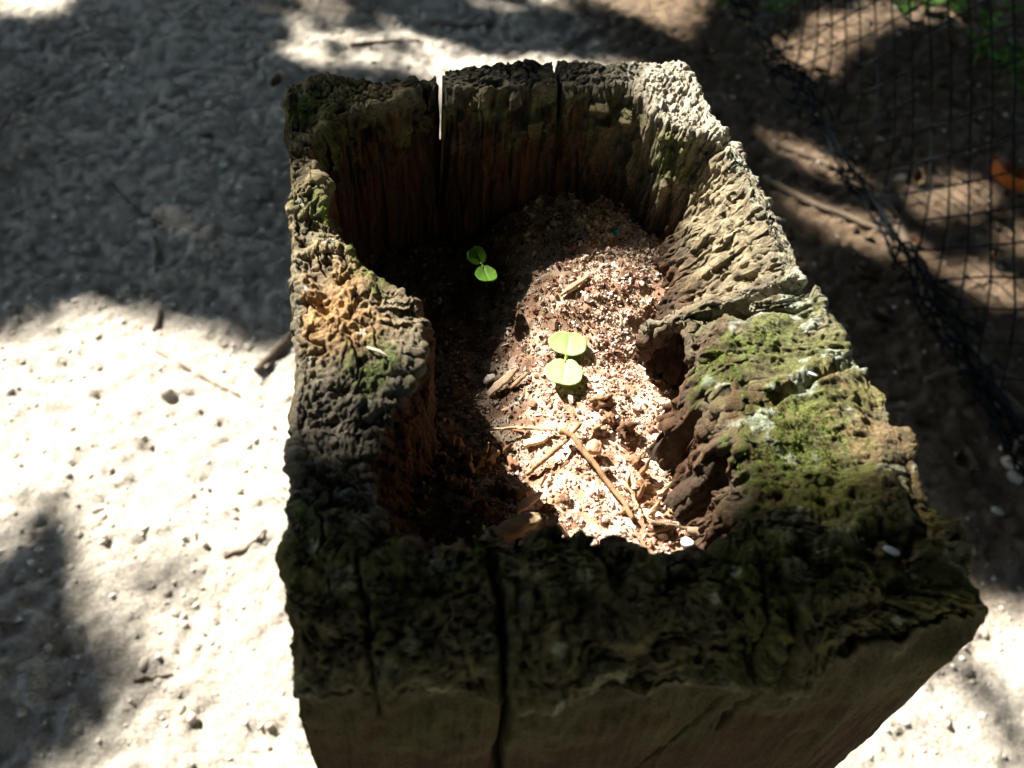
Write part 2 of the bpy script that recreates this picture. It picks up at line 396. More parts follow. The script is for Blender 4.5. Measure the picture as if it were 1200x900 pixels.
disp += rim*(0.0024*big + 0.0006*mid + 0.0004*crust + 0.0005*grain + 0.0006*fine + .0005*endg)
disp -= rim*(1-.85*slope)*(1-.55*front)*(0.0022*ridge + .0010*ridge2)
scr = vn(np.stack([tw*115, vf*3.2, 0*x], 1), 54); scrk = np.exp(-(scr/.055)**2); scr2 = vn(np.stack([tw*330, vf*8, 0*x+4], 1), 57); scrk2 = np.exp(-(scr2/.09)**2)
disp += slope*(1-steep)*(0.0012*sf1 + 0.0005*sf2 + .0007*sf3 - .0016*scrk - .0008*scrk2 + .0003*(shelf-.5)*rim + .0012*big)
disp -= slope*(1-steep)*rim*(.0004*mid + .0003*crust + .0004*grain)
disp += steep*(0.0030*sf1 + .0018*sf2 + .0010*sf3 + .0022*fib2 + .0016*fib)
disp += rim*front*(0.0022*big + 0.0008*crust + .0014*mid + .0006*rg2)
disp += rim*leftw*(1-front)*(0.0011*mid + 0.0004*crust + 0.002*big + .0007*rg1 + .0006*grain)
lump3 = rim*right*sstep(.005, -.02, y)
disp += lump3*(.0026*big + .0006*mid + .0003*crust)
disp += outer*(0.0012*fib2 + 0.0007*fib + 0.0004*mid + 0.0005*fib3) + outer*sstep(-.06, -.005, z)*(0.0036*big+.0016*mid+.0010*crust-.0012*ridge)
# crumbly pits in the soft rotten wood on the left rim
soft = np.exp(-(((x+.082)/.017)**2 + ((y+.006)/.021)**2))*rim
s1, s2, sid = vor(wr*110, 77)
disp -= soft*(0.006*sstep(-.2, .7, fbm(wr*75, 3, 79)) + .0016*rg1 + .0014*sstep(.35, .8, s1))
# knobs and ledges below the far rim
kn = np.clip(fbm(np.stack([x*120, y*120, z*95], 1), 3, 81)-0.12, 0, 1)
disp += inner*sstep(.09, .11, y)*sstep(-.05, -.01, z)*0.0085*kn
disp += inner*sstep(-.055, -.01, z)*0.0028*np.clip(mid, 0, 1)
# the cave under the lip of the right wall
q = uw(772, 432, -.046); cave = np.exp(-np.clip(((x-q[0])/.018)**2 + ((y-q[1])/.0155)**2 + ((z-q[2])/.015)**2, 0, 30)**1.6)
disp = disp*(1-.6*cave*inner) - inner*0.015*cave
p = p + n*disp[:, None]
# layered ledges: weathered rings on the right rim
def groove(cx, cy, dx, dy, wdt, dep, msk):
    global p
    k = np.where(np.hypot(p[:, 0]-cx, p[:, 1]-cy) < math.hypot(dx, dy)*1.3)[0]; w = p[k]
    L = math.hypot(dx, dy); s = ((w[:, 0]-cx)*(-dy)+(w[:, 1]-cy)*dx)/L + 0.0016*vn(w*160, 91) + 0.003*vn(w*45, 92)
    a = ((w[:, 0]-cx)*dx+(w[:, 1]-cy)*dy)/L
    g = np.exp(-(s/wdt)**2)*(np.abs(a-L/2) < L/2*1.15)*msk[k]
    p[k] = w - n[k]*(g*dep)[:, None]
q = uw(945, 333, 0); q2 = uw(800, 352, -.01); groove(q[0], q[1], q2[0]-q[0], q2[1]-q[1], .0022, .009, rim)
q = uw(1005, 425, 0); q2 = uw(905, 470, -.01); groove(q[0], q[1], q2[0]-q[0], q2[1]-q[1], .0020, .008, rim)
q = uw(852, 165, 0); q2 = uw(800, 200, -.01); groove(q[0], q[1], q2[0]-q[0], q2[1]-q[1], .0016, .006, rim)
# checks in the near side
topband = sstep(-.15, -.01, p[:, 2])
def check(x0, wdt, dep, lean=0.0, zmin=-.7):
    global p
    k = np.where((y < -.09) & (np.abs(x-x0-lean*z) < .02) & (p[:, 2] > zmin))[0]; w = p[k]
    s = w[:, 0]-x0-lean*w[:, 2] + 0.0022*fbm(np.stack([w[:, 1]*50, w[:, 2]*38, 0*w[:, 0]], 1), 3, int(900+x0*1000))
    m = np.exp(-(s/wdt)**2)*(np.maximum(outer[k]*(y[k] < -.13), rim[k]*sstep(-.100, -.112, y[k])))
    p[k] = w - n[k]*(m*dep)[:, None]
check(-.041, .0013, .010, -.02); check(-.078, .0006, .003, 0, -.03); check(.041, .0012, .006, .25, -.05)
check(.034, .0005, .003, .35)
# open splits in the far side
def split(x0, w, zb, seed):
    m = (y > .095) & (p[:, 2] > -.3)
    wob = 0.0009*vn(np.stack([0*x, 0*x, p[:, 2]*80], 1), seed)
    zs = zb - zb*np.clip(np.abs(x-x0-wob)/(w*.5), 0, 1.5)**1.6*1.1
    ins = m & (np.abs(x-x0-wob) < w*.5) & (p[:, 2] > zs)
    p[ins, 2] = zs[ins]
split(-.0290, .0028, -.070, 5); split(.0265, .0028, -.034, 6)
# ---- the wood's own colours
top_c = np.array([0.165, 0.145, 0.10]); pale_c = np.array([0.37, 0.335, 0.26]); dark_c = np.array([0.085, 0.075, 0.055])
red_c = np.array([0.062, 0.028, 0.016]); brown_c = np.array([0.054, 0.032, 0.013]); ora_c = np.array([0.38, 0.235, 0.11])
tan_c = np.array([0.25, 0.18, 0.095]); green_c = np.array([0.085, 0.125, 0.022]); lich_c = np.array([0.40, 0.44, 0.36])
c = np.tile(top_c, (len(p), 1))
farm = sstep(.095, .115, y)*(1-sstep(.05, .075, x))
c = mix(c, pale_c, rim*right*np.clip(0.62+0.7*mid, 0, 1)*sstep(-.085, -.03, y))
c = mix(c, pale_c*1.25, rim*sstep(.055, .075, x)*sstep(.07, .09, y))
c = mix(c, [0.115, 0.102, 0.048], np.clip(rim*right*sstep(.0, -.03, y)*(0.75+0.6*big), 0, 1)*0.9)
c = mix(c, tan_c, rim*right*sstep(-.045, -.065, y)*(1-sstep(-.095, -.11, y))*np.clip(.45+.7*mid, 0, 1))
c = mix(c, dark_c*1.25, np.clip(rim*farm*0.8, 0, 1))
c = mix(c, [0.15, 0.138, 0.082], rim*front*np.clip(.75+.4*big, 0, 1))
c = mix(c, [0.105, 0.115, 0.045], rim*front*sstep(.0, .5, fbm(p*48, 3, 143))*.6)
c = mix(c, lich_c*0.8, rim*front*sstep(.35, .75, fbm(p*75, 3, 102))*0.6)
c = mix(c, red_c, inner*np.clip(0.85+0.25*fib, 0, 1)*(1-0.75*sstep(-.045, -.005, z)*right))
c = mix(c, [0.045, 0.032, 0.022], inner*sstep(0.0, 0.6, fib2)*0.7)
c = mix(c, [0.20, 0.105, 0.055], inner*sstep(0.25, 0.8, fib)*0.5)
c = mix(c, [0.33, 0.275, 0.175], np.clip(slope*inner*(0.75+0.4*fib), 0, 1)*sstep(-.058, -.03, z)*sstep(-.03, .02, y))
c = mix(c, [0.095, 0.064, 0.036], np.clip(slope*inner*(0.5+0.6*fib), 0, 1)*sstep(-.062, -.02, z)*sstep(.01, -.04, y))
srim = np.clip((vi-no)/float(nr), 0, 1)
c = mix(c, [0.078, 0.047, 0.026], np.clip(rim*right*sstep(.012, -.008, y)*(1-front)*sstep(.62, .95, srim+.16*mid), 0, 1)*.9)
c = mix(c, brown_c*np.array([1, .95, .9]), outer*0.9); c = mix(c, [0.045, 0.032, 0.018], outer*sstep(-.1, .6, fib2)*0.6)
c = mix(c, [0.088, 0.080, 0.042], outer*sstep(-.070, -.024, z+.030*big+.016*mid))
c = mix(c, [0.07, 0.085, 0.03], outer*sstep(.1, .6, fbm(p*38, 3, 141))*.3)
c = mix(c, [0.155, 0.15, 0.065], inner*sstep(.085, .10, y)*sstep(-.028, -.004, z + .012*mid)*np.clip(.5+.8*mid, 0, 1))
lr = rim*leftw*(1-front)
c = mix(c, [0.27, 0.22, 0.125], lr*sstep(.0, .03, y)*np.clip(.6+.6*mid, 0, 1))
c = mix(c, ora_c, np.clip(soft*1.5*(0.75+0.5*mid), 0, 1)*sstep(-.097, -.092, x))
c = mix(c, [0.17, 0.15, 0.115], lr*sstep(-.02, -.045, y)*0.8)
def patch(px, py, zz, r, sd):
    q = uw(px, py, zz); d = np.sqrt((x-q[0])**2+(y-q[1])**2+(z-q[2])**2)
    out = np.zeros(len(p)); m = d < r*2.4
    out[m] = np.clip(sstep(r*1.25, r*0.45, d[m] + r*0.55*fbm(p[m]*180, 3, sd)), 0, 1); return out
MOSS = [(880, 395, -.005, .016), (905, 370, -.003, .011), (935, 500, -.004, .024), (800, 310, -.03, .007), (425, 292, -.003, .008),
        (440, 445, -.008, .014), (360, 130, .0, .020), (735, 200, -.02, .018), (790, 185, -.015, .012), (840, 440, -.02, .012),
        (440, 330, -.006, .010), (385, 240, -.002, .012), (650, 628, -.001, .012), (880, 650, -.003, .022), (350, 635, .0, .014), (960, 570, .0, .022)]
moss = np.zeros(len(p))
for k, (a, b, zz, r) in enumerate(MOSS): moss = np.maximum(moss, patch(a, b, zz, r, 200+k))
c = mix(c, green_c, moss*np.clip(.6+.6*fine, 0, 1)*0.75)
film = sstep(-.05, .45, fbm(p*55, 3, 145))*rim*right*sstep(.10, .06, y)
c = mix(c, [0.115, 0.128, 0.040], film*(.18+.40*sstep(.02, -.04, y)))
lic = sstep(.42, .62, fbm(p*95, 3, 120))*rim*0.55
c = mix(c, lich_c, lic*right)
v_ = vor(p*105, 131); spots = sstep(.28, .16, v_[0])*(v_[2] > .82)*rim*(front+leftw*.6)
c = mix(c, [0.50, 0.58, 0.53], np.clip(spots, 0, 1)*0.75)
c = c*(1-.45*np.clip(rim*(1-slope)*(ridge+ridge2)+slope*(scrk+.6*scrk2), 0, 1))[:, None]
c = c*(1 + 0.34*fine*rim + 0.22*fib3*inner + 0.12*fib3*outer)[:, None]
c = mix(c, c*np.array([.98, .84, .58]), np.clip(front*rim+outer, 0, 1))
c = np.clip(c, 0.010, 0.85)

post = tag(empty('timber_post', (0, 0, 0)), 'square weathered timber post with a rotted hollow top holding seedlings', 'post')
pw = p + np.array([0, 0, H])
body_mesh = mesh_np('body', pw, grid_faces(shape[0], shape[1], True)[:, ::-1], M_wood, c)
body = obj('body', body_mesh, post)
PW = pw.reshape(shape[0], shape[1], 3)
# moss: short upright leaflets on the mossy patches
Nf = normals(PW); 
if Nf[:, no+nr//2, 2].mean() < 0: Nf = -Nf
nf = Nf.reshape(-1, 3)
def tuft(V0, nrm, cnt, hmin, hmax, w):
    cnt = len(V0)
    d = nrm*0.6 + np.array([0, 0, .55]) + rng.normal(size=(cnt, 3))*0.55; d /= np.linalg.norm(d, axis=1)[:, None]
    h = rng.uniform(hmin, hmax, cnt)[:, None]; side = np.cross(d, rng.normal(size=(cnt, 3))); side /= np.linalg.norm(side, axis=1)[:, None]
    bnd = np.cross(d, side)*h*rng.uniform(-.4, .4, (cnt, 1))
    a = V0-nrm*0.0004; b1 = a+d*h*.5+side*w+bnd*.4; b2 = a+d*h*.5-side*w+bnd*.4; e = a+d*h+bnd
    V = np.stack([a, b1, e, b2], 1).reshape(-1, 3); F = (np.arange(cnt)*4)[:, None]+np.array([[0, 1, 2, 3]])
    return V, F
wgt = np.zeros(len(p))
for k, (a, b, zz, r, amt) in enumerate([(885, 392, -.005, .0085, .85), (907, 372, -.003, .006, .9), (845, 420, -.014, .008, .6), (932, 505, -.004, .016, .8), (905, 545, -.004, .012, .6), (1000, 640, .0, .012, .4), (760, 660, -.003, .006, .4), (560, 650, -.002, .007, .4), (800, 310, -.03, .005, .7), (427, 292, -.003, .006, .9),
        (440, 445, -.008, .005, .4), (735, 205, -.02, .008, .5), (792, 185, -.015, .006, .9), (840, 440, -.02, .007, .6),
        (395, 250, -.002, .006, .6), (655, 626, -.001, .0035, .5), (470, 640, -.002, .006, .4), (960, 560, .0, .010, .4), (355, 128, .0, .008, .3)]):
    wgt = np.maximum(wgt, patch(a, b, zz, r, 300+k)*amt)
cand = np.where((wgt > .15) & (vi > no-4) & (vi < no+nr+80) & (nf[:, 2] > -.1))[0]
pick = rng.choice(cand, min(26000, len(cand)), replace=False); pick = pick[rng.random(len(pick)) < wgt[pick]]
V, F = tuft(pw[pick], nf[pick], 0, .0004, .0015, .00022)
mc = np.array([0.10, 0.17, 0.016])*(rng.uniform(.45, 1.45, (len(pick), 1)))+rng.uniform(0, .06, (len(pick), 1))*np.array([1, .8, 0])
tag(obj('moss', mesh_np('moss', V, F, M_moss, np.repeat(mc, 4, 0), False), post), 'bright green moss tufts on the rim', kind='stuff')

# ------------------------------------------------------------------ bed of wood crumbs in the hollow
def floor_z(x, y):
    q = np.stack([x, y, 0*x], 1)
    z = -.0665 + .0135*sstep(-.012, .04, x)*sstep(.012, .055, y) - .019*sstep(.012, -.024, x)*sstep(-.07, -.02, y) + .006*sstep(-.045, -.085, y)
    z = z + .008*sstep(-.005, -.05, x)*sstep(.0, -.05, y)
    return z + .0022*fbm(q*70, 3, 401) + .0008*fbm(q*330, 2, 403)
fx = np.arange(-.098, .092, .0011); fy = np.arange(-.118, .135, .0011)
FX, FY = np.meshgrid(fx, fy, indexing='ij'); FX = FX.ravel(); FY = FY.ravel()
q = np.stack([FX, FY, 0*FX], 1)
fc = mix(np.tile([0.27, 0.155, 0.095], (len(q), 1)), [0.50, 0.385, 0.28], sstep(-.3, .5, fbm(q*140, 3, 405)))
fc = fc*(1+.3*fbm(q*600, 2, 407))[:, None]*(1-.68*sstep(.004, -.02, FX+.35*np.clip(-.02-FY, 0, 1)+.008*fbm(q*60, 2, 409)))[:, None]  # bed colour darkened on the left to paint in the wall's shadow
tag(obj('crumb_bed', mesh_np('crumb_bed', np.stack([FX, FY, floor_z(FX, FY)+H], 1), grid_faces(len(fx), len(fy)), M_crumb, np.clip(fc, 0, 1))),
    'bed of rotted wood dust and crumbs inside the hollow post', 'wood crumbs', kind='stuff')
poly = ST[:, 2, :2]
def inside(px_, py_, Q):
    r = np.zeros(len(px_), bool); j = len(Q)-1
    for i in range(len(Q)):
        xi, yi = Q[i]; xj, yj = Q[j]
        r ^= ((yi > py_) != (yj > py_)) & (px_ < (xj-xi)*(py_-yi)/(yj-yi+1e-12)+xi); j = i
    return r
def floor_points(nn, shrink=1.0):
    cx, cy = poly.mean(0); out = []
    tot = 0
    while tot < nn:
        a = rng.uniform(-.095, .09, 4000); b = rng.uniform(-.11, .135, 4000)
        m = inside((a-cx)/shrink+cx, (b-cy)/shrink+cy, poly); out.append(np.stack([a[m], b[m]], 1)); tot += m.sum()
    return np.vstack(out)[:nn]
def crumb_colour(nn, xy):
    pal = np.array([[.62, .52, .43], [.68, .60, .52], [.38, .25, .18], [.24, .115, .075], [.34, .19, .12], [.52, .40, .31], [.10, .06, .042], [.74, .69, .60]])
    pr = np.array([.17, .16, .15, .13, .10, .15, .07, .07]); k = pal[rng.choice(len(pal), nn, p=pr)]*rng.uniform(.8, 1.15, (nn, 1))
    wall_shade = sstep(.004, -.02, xy[:, 0]+.35*np.clip(-.02-xy[:, 1], 0, 1)+.008*fbm(np.column_stack([xy*60, 0*xy[:, 0]]), 2, 409))      # left wall's shadow painted into the crumb colours
    return k*(1-.62*wall_shade)[:, None]
CR = [lump(ICO1, k, .75, 2.2) for k in range(4)]
boxV = np.array([[-1, -.5, -.3], [1, -.35, -.3], [1.1, .5, -.2], [-.9, .4, -.3], [-.9, -.45, .3], [.8, -.4, .25], [1, .4, .3], [-1.1, .5, .2]])
boxF = np.array([[0, 2, 1], [0, 3, 2], [4, 5, 6], [4, 6, 7], [0, 1, 5], [0, 5, 4], [1, 2, 6], [1, 6, 5], [2, 3, 7], [2, 7, 6], [3, 0, 4], [3, 4, 7]])
flk = [(boxV*np.array([1, 1, .7]), boxF), (boxV[:, [0, 2, 1]]*np.array([1.3, .8, .5]), boxF[:, ::-1])]
nn = 21000; xy = floor_points(nn, 1.13); xy[-2600:] = np.column_stack([rng.uniform(.03, .074, 2600), rng.uniform(.0, .11, 2600)]); s = rng.gamma(2.0, .00018, nn)[:, None]*rng.uniform(.35, 1.5, (nn, 3)) + .00015
fz = floor_z(xy[:, 0], xy[:, 1])+H
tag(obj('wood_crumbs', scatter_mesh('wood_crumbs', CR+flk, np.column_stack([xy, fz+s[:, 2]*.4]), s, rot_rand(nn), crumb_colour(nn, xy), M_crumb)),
    'fine mixed tan and russet wood crumbs in the hollow', 'wood crumbs', kind='stuff')

def coloured(base, F, cc, mat, name, smooth=False): return mesh_np(name, base, F, mat, np.tile(cc, (len(base), 1)), smooth)
# larger chips, one object each
chip_pal = [(.60, .49, .37), (.36, .23, .14), (.24, .115, .06), (.48, .36, .25), (.68, .60, .50), (.30, .17, .10)]
chip_me = []
for k in range(18):
    kind = k % 3
    if kind == 0: V, F = lump(ICO1, 40+k, .4); V = V*np.array([1, .7, .5])
    elif kind == 1: V, F = lump((ICO2[0], ICO2[1]), 40+k, .3, .9); V = V*np.array([1.1, .6, .28])
    else:
        V, F = boxV.copy()*np.array([1.25, .62, .55]), boxF; V = V+rng.normal(size=V.shape)*.12
    chip_me.append((coloured(V, F, chip_pal[k % 6], M_crumb, 'wood_chip'), kind, k % 6))
cname = ['pale tan', 'brown', 'dark russet', 'light brown', 'cream', 'reddish brown']
xy = floor_points(170, .97)
for i in range(170):
    me, kd, ci = chip_me[rng.integers(0, 18)]
    o = obj('wood_chip', me); r = float(np.clip(rng.gamma(4, .00036), .0010, .0040))
    o.scale = (r, r*rng.uniform(.6, 1), r*rng.uniform(.5, .9)); o.rotation_euler = (rng.uniform(-.5, .5), rng.uniform(-.5, .5), rng.uniform(0, 6.28))
    o.location = (xy[i, 0], xy[i, 1], float(floor_z(xy[i:i+1, 0], xy[i:i+1, 1])[0])+H+r*.25)
    tag(o, 'small %s wood chip lying among the crumbs in the hollow' % cname[ci], 'wood chip', '%s wood chips in the hollow post' % cname[ci])
def on_floor(px, py, lift=0.0):
    z = -.066
    for _ in range(4):
        a = at(px, py, z+lift+H); z = float(floor_z(np.array([a[0]]), np.array([a[1]]))[0])
    return np.array([a[0], a[1], z+lift+H])
def slab(name, pA, pB, wid, thk, cc, label, seed, cat='wood fragment', mat=None):
    """a splintery flat fragment from pA to pB"""
    A = np.asarray(pA, float); B = np.asarray(pB, float); d = B-A; L = np.linalg.norm(d); d /= L
    s = np.cross([0, 0, 1.], d); s /= np.linalg.norm(s)+1e-9; u = np.cross(d, s)
    nu, nv = 14, 10; th = np.linspace(0, 2*np.pi, nv, endpoint=False); rows = []
    for i in range(nu):
        t = i/(nu-1); e = (max(0.0, math.sin(math.pi*min(max(t, .04), .96))))**.35
        for a in th:
            rows.append([(t-.5)*L, math.copysign(abs(math.cos(a))**.6, math.cos(a))*wid*.5*e, math.copysign(abs(math.sin(a))**.6, math.sin(a))*thk*.5*e])
    V = np.array(rows)
    V[:, 1] *= 1+.35*vn(np.column_stack([V[:, 0]*300, 0*V[:, 0], 0*V[:, 0]]), seed); V[:, 2] += thk*.35*vn(V*np.array([160, 700, 100]), seed+1)
    V[:, 1] += wid*.12*vn(V*np.array([500, 300, 100]), seed+2)
    F = []
    for i in range(nu-1):
        for j in range(nv):
            a, b = i*nv+j, i*nv+(j+1) % nv; F += [(a, b, b+nv), (a, b+nv, a+nv)]
    F += [(0, j+1, j) for j in range(1, nv-1)]; b0 = (nu-1)*nv; F += [(b0, b0+j, b0+j+1) for j in range(1, nv-1)]
    W = V[:, :1]*d + V[:, 1:2]*s + V[:, 2:]*u
    me = mesh_np(name, W, np.array(F), mat or M_twig, np.tile(cc, (len(W), 1))*(1+.25*vn(V*np.array([200, 900, 900]), seed+5))[:, None])
    o = obj(name, me, None, tuple((A+B)/2)); tag(o, label, cat); return o
slab('wood_fragment', on_floor(572, 462, .003), on_floor(606, 432, .005), .0040, .0022, (.50, .37, .25), 'large pale splintered wood fragment at the shadow edge in the hollow', 501)
slab('wood_fragment', on_floor(598, 455, .002), on_floor(618, 438, .004), .0026, .0018, (.42, .28, .17), 'slim brown splinter beside the large pale fragment', 503)
slab('wood_fragment', on_floor(566, 447, .002), on_floor(580, 440, .003), .0042, .0016, (.66, .60, .52), 'round whitish wood flake next to the splintered fragment', 505)
slab('wood_fragment', on_floor(566, 632, .010), on_floor(632, 606, .012), .0072, .0045, (.34, .24, .14), 'long flat brown strip of bark against the front wall', 507, 'bark strip')
slab('wood_fragment', on_floor(604, 600, .006), on_floor(634, 578, .007), .0042, .0035, (.36, .24, .18), 'dull purple-brown stick piece beside the bark strip', 509)
slab('wood_fragment', on_floor(690, 520, .005), on_floor(703, 530, .005), .0062, .004, (.52, .30, .17), 'blocky orange-brown wood lump beside the broken stem', 511)
slab('wood_fragment', on_floor(615, 520, .002), on_floor(642, 512, .003), .0052, .0024, (.66, .46, .28), 'thin tan flake under the crossing stems', 513)
slab('wood_fragment', on_floor(805, 622, .006), on_floor(832, 628, .006), .0035, .003, (.22, .15, .10), 'dark twig piece beside the ribbed woodlouse', 515)
slab('wood_fragment', on_floor(822, 612, .007), on_floor(838, 604, .008), .0035, .003, (.30, .17, .10), 'russet splinter at the foot of the right wall', 517)
slab('wood_fragment', on_floor(657, 345, .002), on_floor(690, 322, .002), .0028, .002, (.52, .36, .22), 'slender brown splinter lying in the upper crumbs', 519)
# crumbly chunks on the left slope of the hollow
CH = [lump(ICO3, 60+k, .8, 2.6) for k in range(5)]
spots_c = [(560, 538, .007), (575, 535, .0055), (592, 528, .0048), (603, 548, .005), (585, 575, .007), (610, 582, .0065), (565, 598, .005), (545, 548, .004),
           (524, 540, .005), (537, 523, .004), (517, 560, .004), (705, 470, .006), (715, 490, .005), (700, 505, .004), (732, 505, .006), (745, 540, .005),
           (755, 570, .005), (640, 596, .004), (660, 588, .004), (735, 600, .004), (765, 590, .0045), (790, 600, .005), (712, 555, .004), (548, 575, .004)]
for k, (a, b, r) in enumerate(spots_c):
    V, F = CH[k % 5]; cc = [(.20, .11, .06), (.27, .17, .10), (.13, .07, .04), (.23, .125, .07)][k % 4]
    side = 'left' if a < 680 else 'right'
    o = obj('rotten_chunk', coloured(V*np.array([1, .8, .75]), F, cc, M_crumb, 'rotten_chunk', True), None, tuple(on_floor(a, b, r*.35)))
    o.scale = (r*.62,)*3; o.rotation_euler = tuple(rng.uniform(0, 6.28, 3))
    tag(o, 'crumbly brown lump of rotten wood against the %s wall of the hollow' % side, 'wood lump', 'rotten lumps by the %s wall of the hollow' % side)
# splinters standing out of the rotten inner wall: parts of the post
for k, (a, b, hgt) in enumerate([(552, 560, .012), (566, 545, .010), (528, 533, .009), (505, 540, .008), (476, 560, .008), (553, 590, .010), (752, 560, .014), (768, 585, .012),
                                 (745, 590, .010), (790, 590, .016), (812, 600, .014), (758, 610, .010), (735, 580, .010), (500, 585, .008)]):
    b0 = on_floor(a, b, -.004); ln = rng.normal(size=2)*.18
    pts = np.array([b0 + np.array([ln[0]*t*hgt, ln[1]*t*hgt, t*(hgt+.004)]) + rng.normal(size=3)*.0003 for t in np.linspace(0, 1, 7)])
    V, F = tube(pts, np.array([1, 1.05, .95, .85, .65, .5, .15])*rng.uniform(.0011, .0019), 6)
    V = V-pts[0]; o = obj('splinter', mesh_np('splinter', V, F, M_twig, np.tile([(.30, .18, .10), (.42, .30, .19)][k % 2], (len(V), 1)), False), post, tuple(pts[0]))

# ------------------------------------------------------------------ broken stems on the crumbs
def stem(name, pix, r0, r1, cc, label, seed, nod=0):
    K = np.array([on_floor(a, b, l) for a, b, l in pix]); s = np.linspace(0, 1, 26); k = np.linspace(0, 1, len(K))
    pts = np.stack([np.interp(s, k, K[:, i]) for i in range(3)], 1)
    pts[1:-1] = .5*pts[1:-1]+.25*(pts[:-2]+pts[2:]); w = vn(np.column_stack([s*9, 0*s, 0*s]), seed)*.0010; pts[:, 2] += w*.5; pts[:, 0] += w
    rad = (r0+(r1-r0)*s)*(1+.22*vn(np.column_stack([s*22, 0*s, 0*s]), seed+3)); o0 = pts.mean(0)
    V, F = tube(pts-o0, rad, 9); V = V + rng.normal(size=V.shape)*.00016
    cr = np.tile(cc, (len(V), 1))*(1+.3*vn(V*900, seed+7))[:, None]
    return tag(obj(name, mesh_np(name, V, F, M_twig, cr), None, tuple(o0)), label, 'twig')
stem('broken_stem', [(656, 505, .0085), (672, 512, .0075), (697, 543, .006), (722, 577, .0045), (742, 607, .003)],   .0013, .0009, (.27, .155, .08), 'longest brown dry stem crossing the crumbs below the lit seedling', 601)
stem('broken_stem', [(616, 556, .003), (640, 538, .0045), (662, 517, .0055), (680, 496, .005)], .0011, .0008, (.30, .18, .095), 'shorter thick dry stem lying under the longest one', 603)
stem('broken_stem', [(570, 504, .004), (605, 502, .004), (652, 503, .0045)], .0005, .0008, (.52, .36, .2), 'thin straight brown stalk pointing at the left wall', 605)
stem('broken_stem', [(735, 560, .004), (742, 585, .003), (752, 606, .003)], .0007, .0006, (.48, .32, .18), 'short thin stalk end beside the longest dry stem', 607)
stem('broken_stem', [(762, 612, .006), (800, 618, .007), (835, 626, .006)], .0007, .0005, (.20, .13, .08), 'dark thin stalk lying behind the ribbed woodlouse', 609)

# ------------------------------------------------------------------ seedlings
def cotyledon(name, parent, base, tip, wid, cup, mat, seed):
    """round seed leaf with a shallow notch at the tip, thin but solid"""
    A = np.asarray(base); B = np.asarray(tip); d = B-A; L = np.linalg.norm(d); d /= L
    s = np.cross(d, [0, 0, 1.]); s /= np.linalg.norm(s); u = np.cross(s, d)
    nr_, na = 12, 40; th = np.linspace(0, 2*np.pi, na, endpoint=False); V = []
    for i in range(nr_+1):
        r = i/nr_
        for a in th:
            ca, sa = math.cos(a), math.sin(a)
            rr = 1.0 + .025*math.sin(3*a+seed*1.7) + .018*math.sin(7*a+seed) - .13*math.exp(-(((a+math.pi) % (2*math.pi)-math.pi)/.30)**2) - .07*math.exp(-((a-math.pi)/.35)**2)
            X_ = L*.5 + ca*rr*r*L*.5; Y_ = sa*rr*r*wid*.5
            rad2 = (X_/L-.45)**2*1.2 + (Y_/wid)**2
            Z_ = cup*L*rad2 - .035*L*math.exp(-(Y_/(wid*.05))**2)*(1-.6*X_/L) + .008*L*math.sin(X_*5200+seed+Y_*900)*r
            V.append(A + d*X_ + s*Y_ + u*Z_)
    V = np.array(V); F = []
    for i in range(nr_):
        for j in range(na): F.append((i*na+j, i*na+(j+1) % na, (i+1)*na+(j+1) % na, (i+1)*na+j))
    me = mesh_np(name, V-A, np.array(F), mat); o = obj(name, me, parent, tuple(A-np.array(parent.location)))
    so = o.modifiers.new('thickness', 'SOLIDIFY'); so.thickness = .0004; so.offset = -1
    return o
def seedling(root, node, leaves, label, mats):
    e = tag(empty('seedling', tuple(root)), label, 'seedling', 'seedlings growing in the hollow post')
    pts = np.array([root-np.array([0, 0, .003])]+[root*(1-t)+node*t + np.array([.0006*math.sin(t*3), 0, 0]) for t in (.2, .4, .6, .8, 1)])
    V, F = tube(pts-root, np.linspace(.0011, .0008, 6), 8); obj('stem', mesh_np('stem', V, F, M_stem), e)
    for k, (tip, w, cup, nb) in enumerate(leaves):
        tip = np.asarray(tip); b = node + (tip-node)*.06
        lf = cotyledon('leaf', e, b, tip, w, cup, mats[k], k*2.1)
        V, F = tube(np.array([node-b, (tip-node)*.10]), [.0006, .0004], 6); obj('leaf_stalk', mesh_np('leaf_stalk', V, F, M_stem), lf)
def zt(px, py, z): return at(px, py, H+z)
zl = -.0630
seedling(on_floor(663, 420, 0), zt(663, 419, zl-.001), [(zt(668, 389, zl+.001), .0176, .20, 0), (zt(659, 453, zl+.002), .0170, .12, 0)],
         'pale green two-leaved seedling standing in the sunlit crumbs', [M_coty, M_coty])
zl = -.052
seedling(on_floor(563, 322, 0), zt(565, 311, zl-.001), [(zt(553, 290, zl+.004), .0098, .16, 0), (zt(574, 331, zl+.001), .0100, .14, 0)],
         'smaller darker green seedling growing against the shaded far wall', [M_cotyd, M_coty_sun])

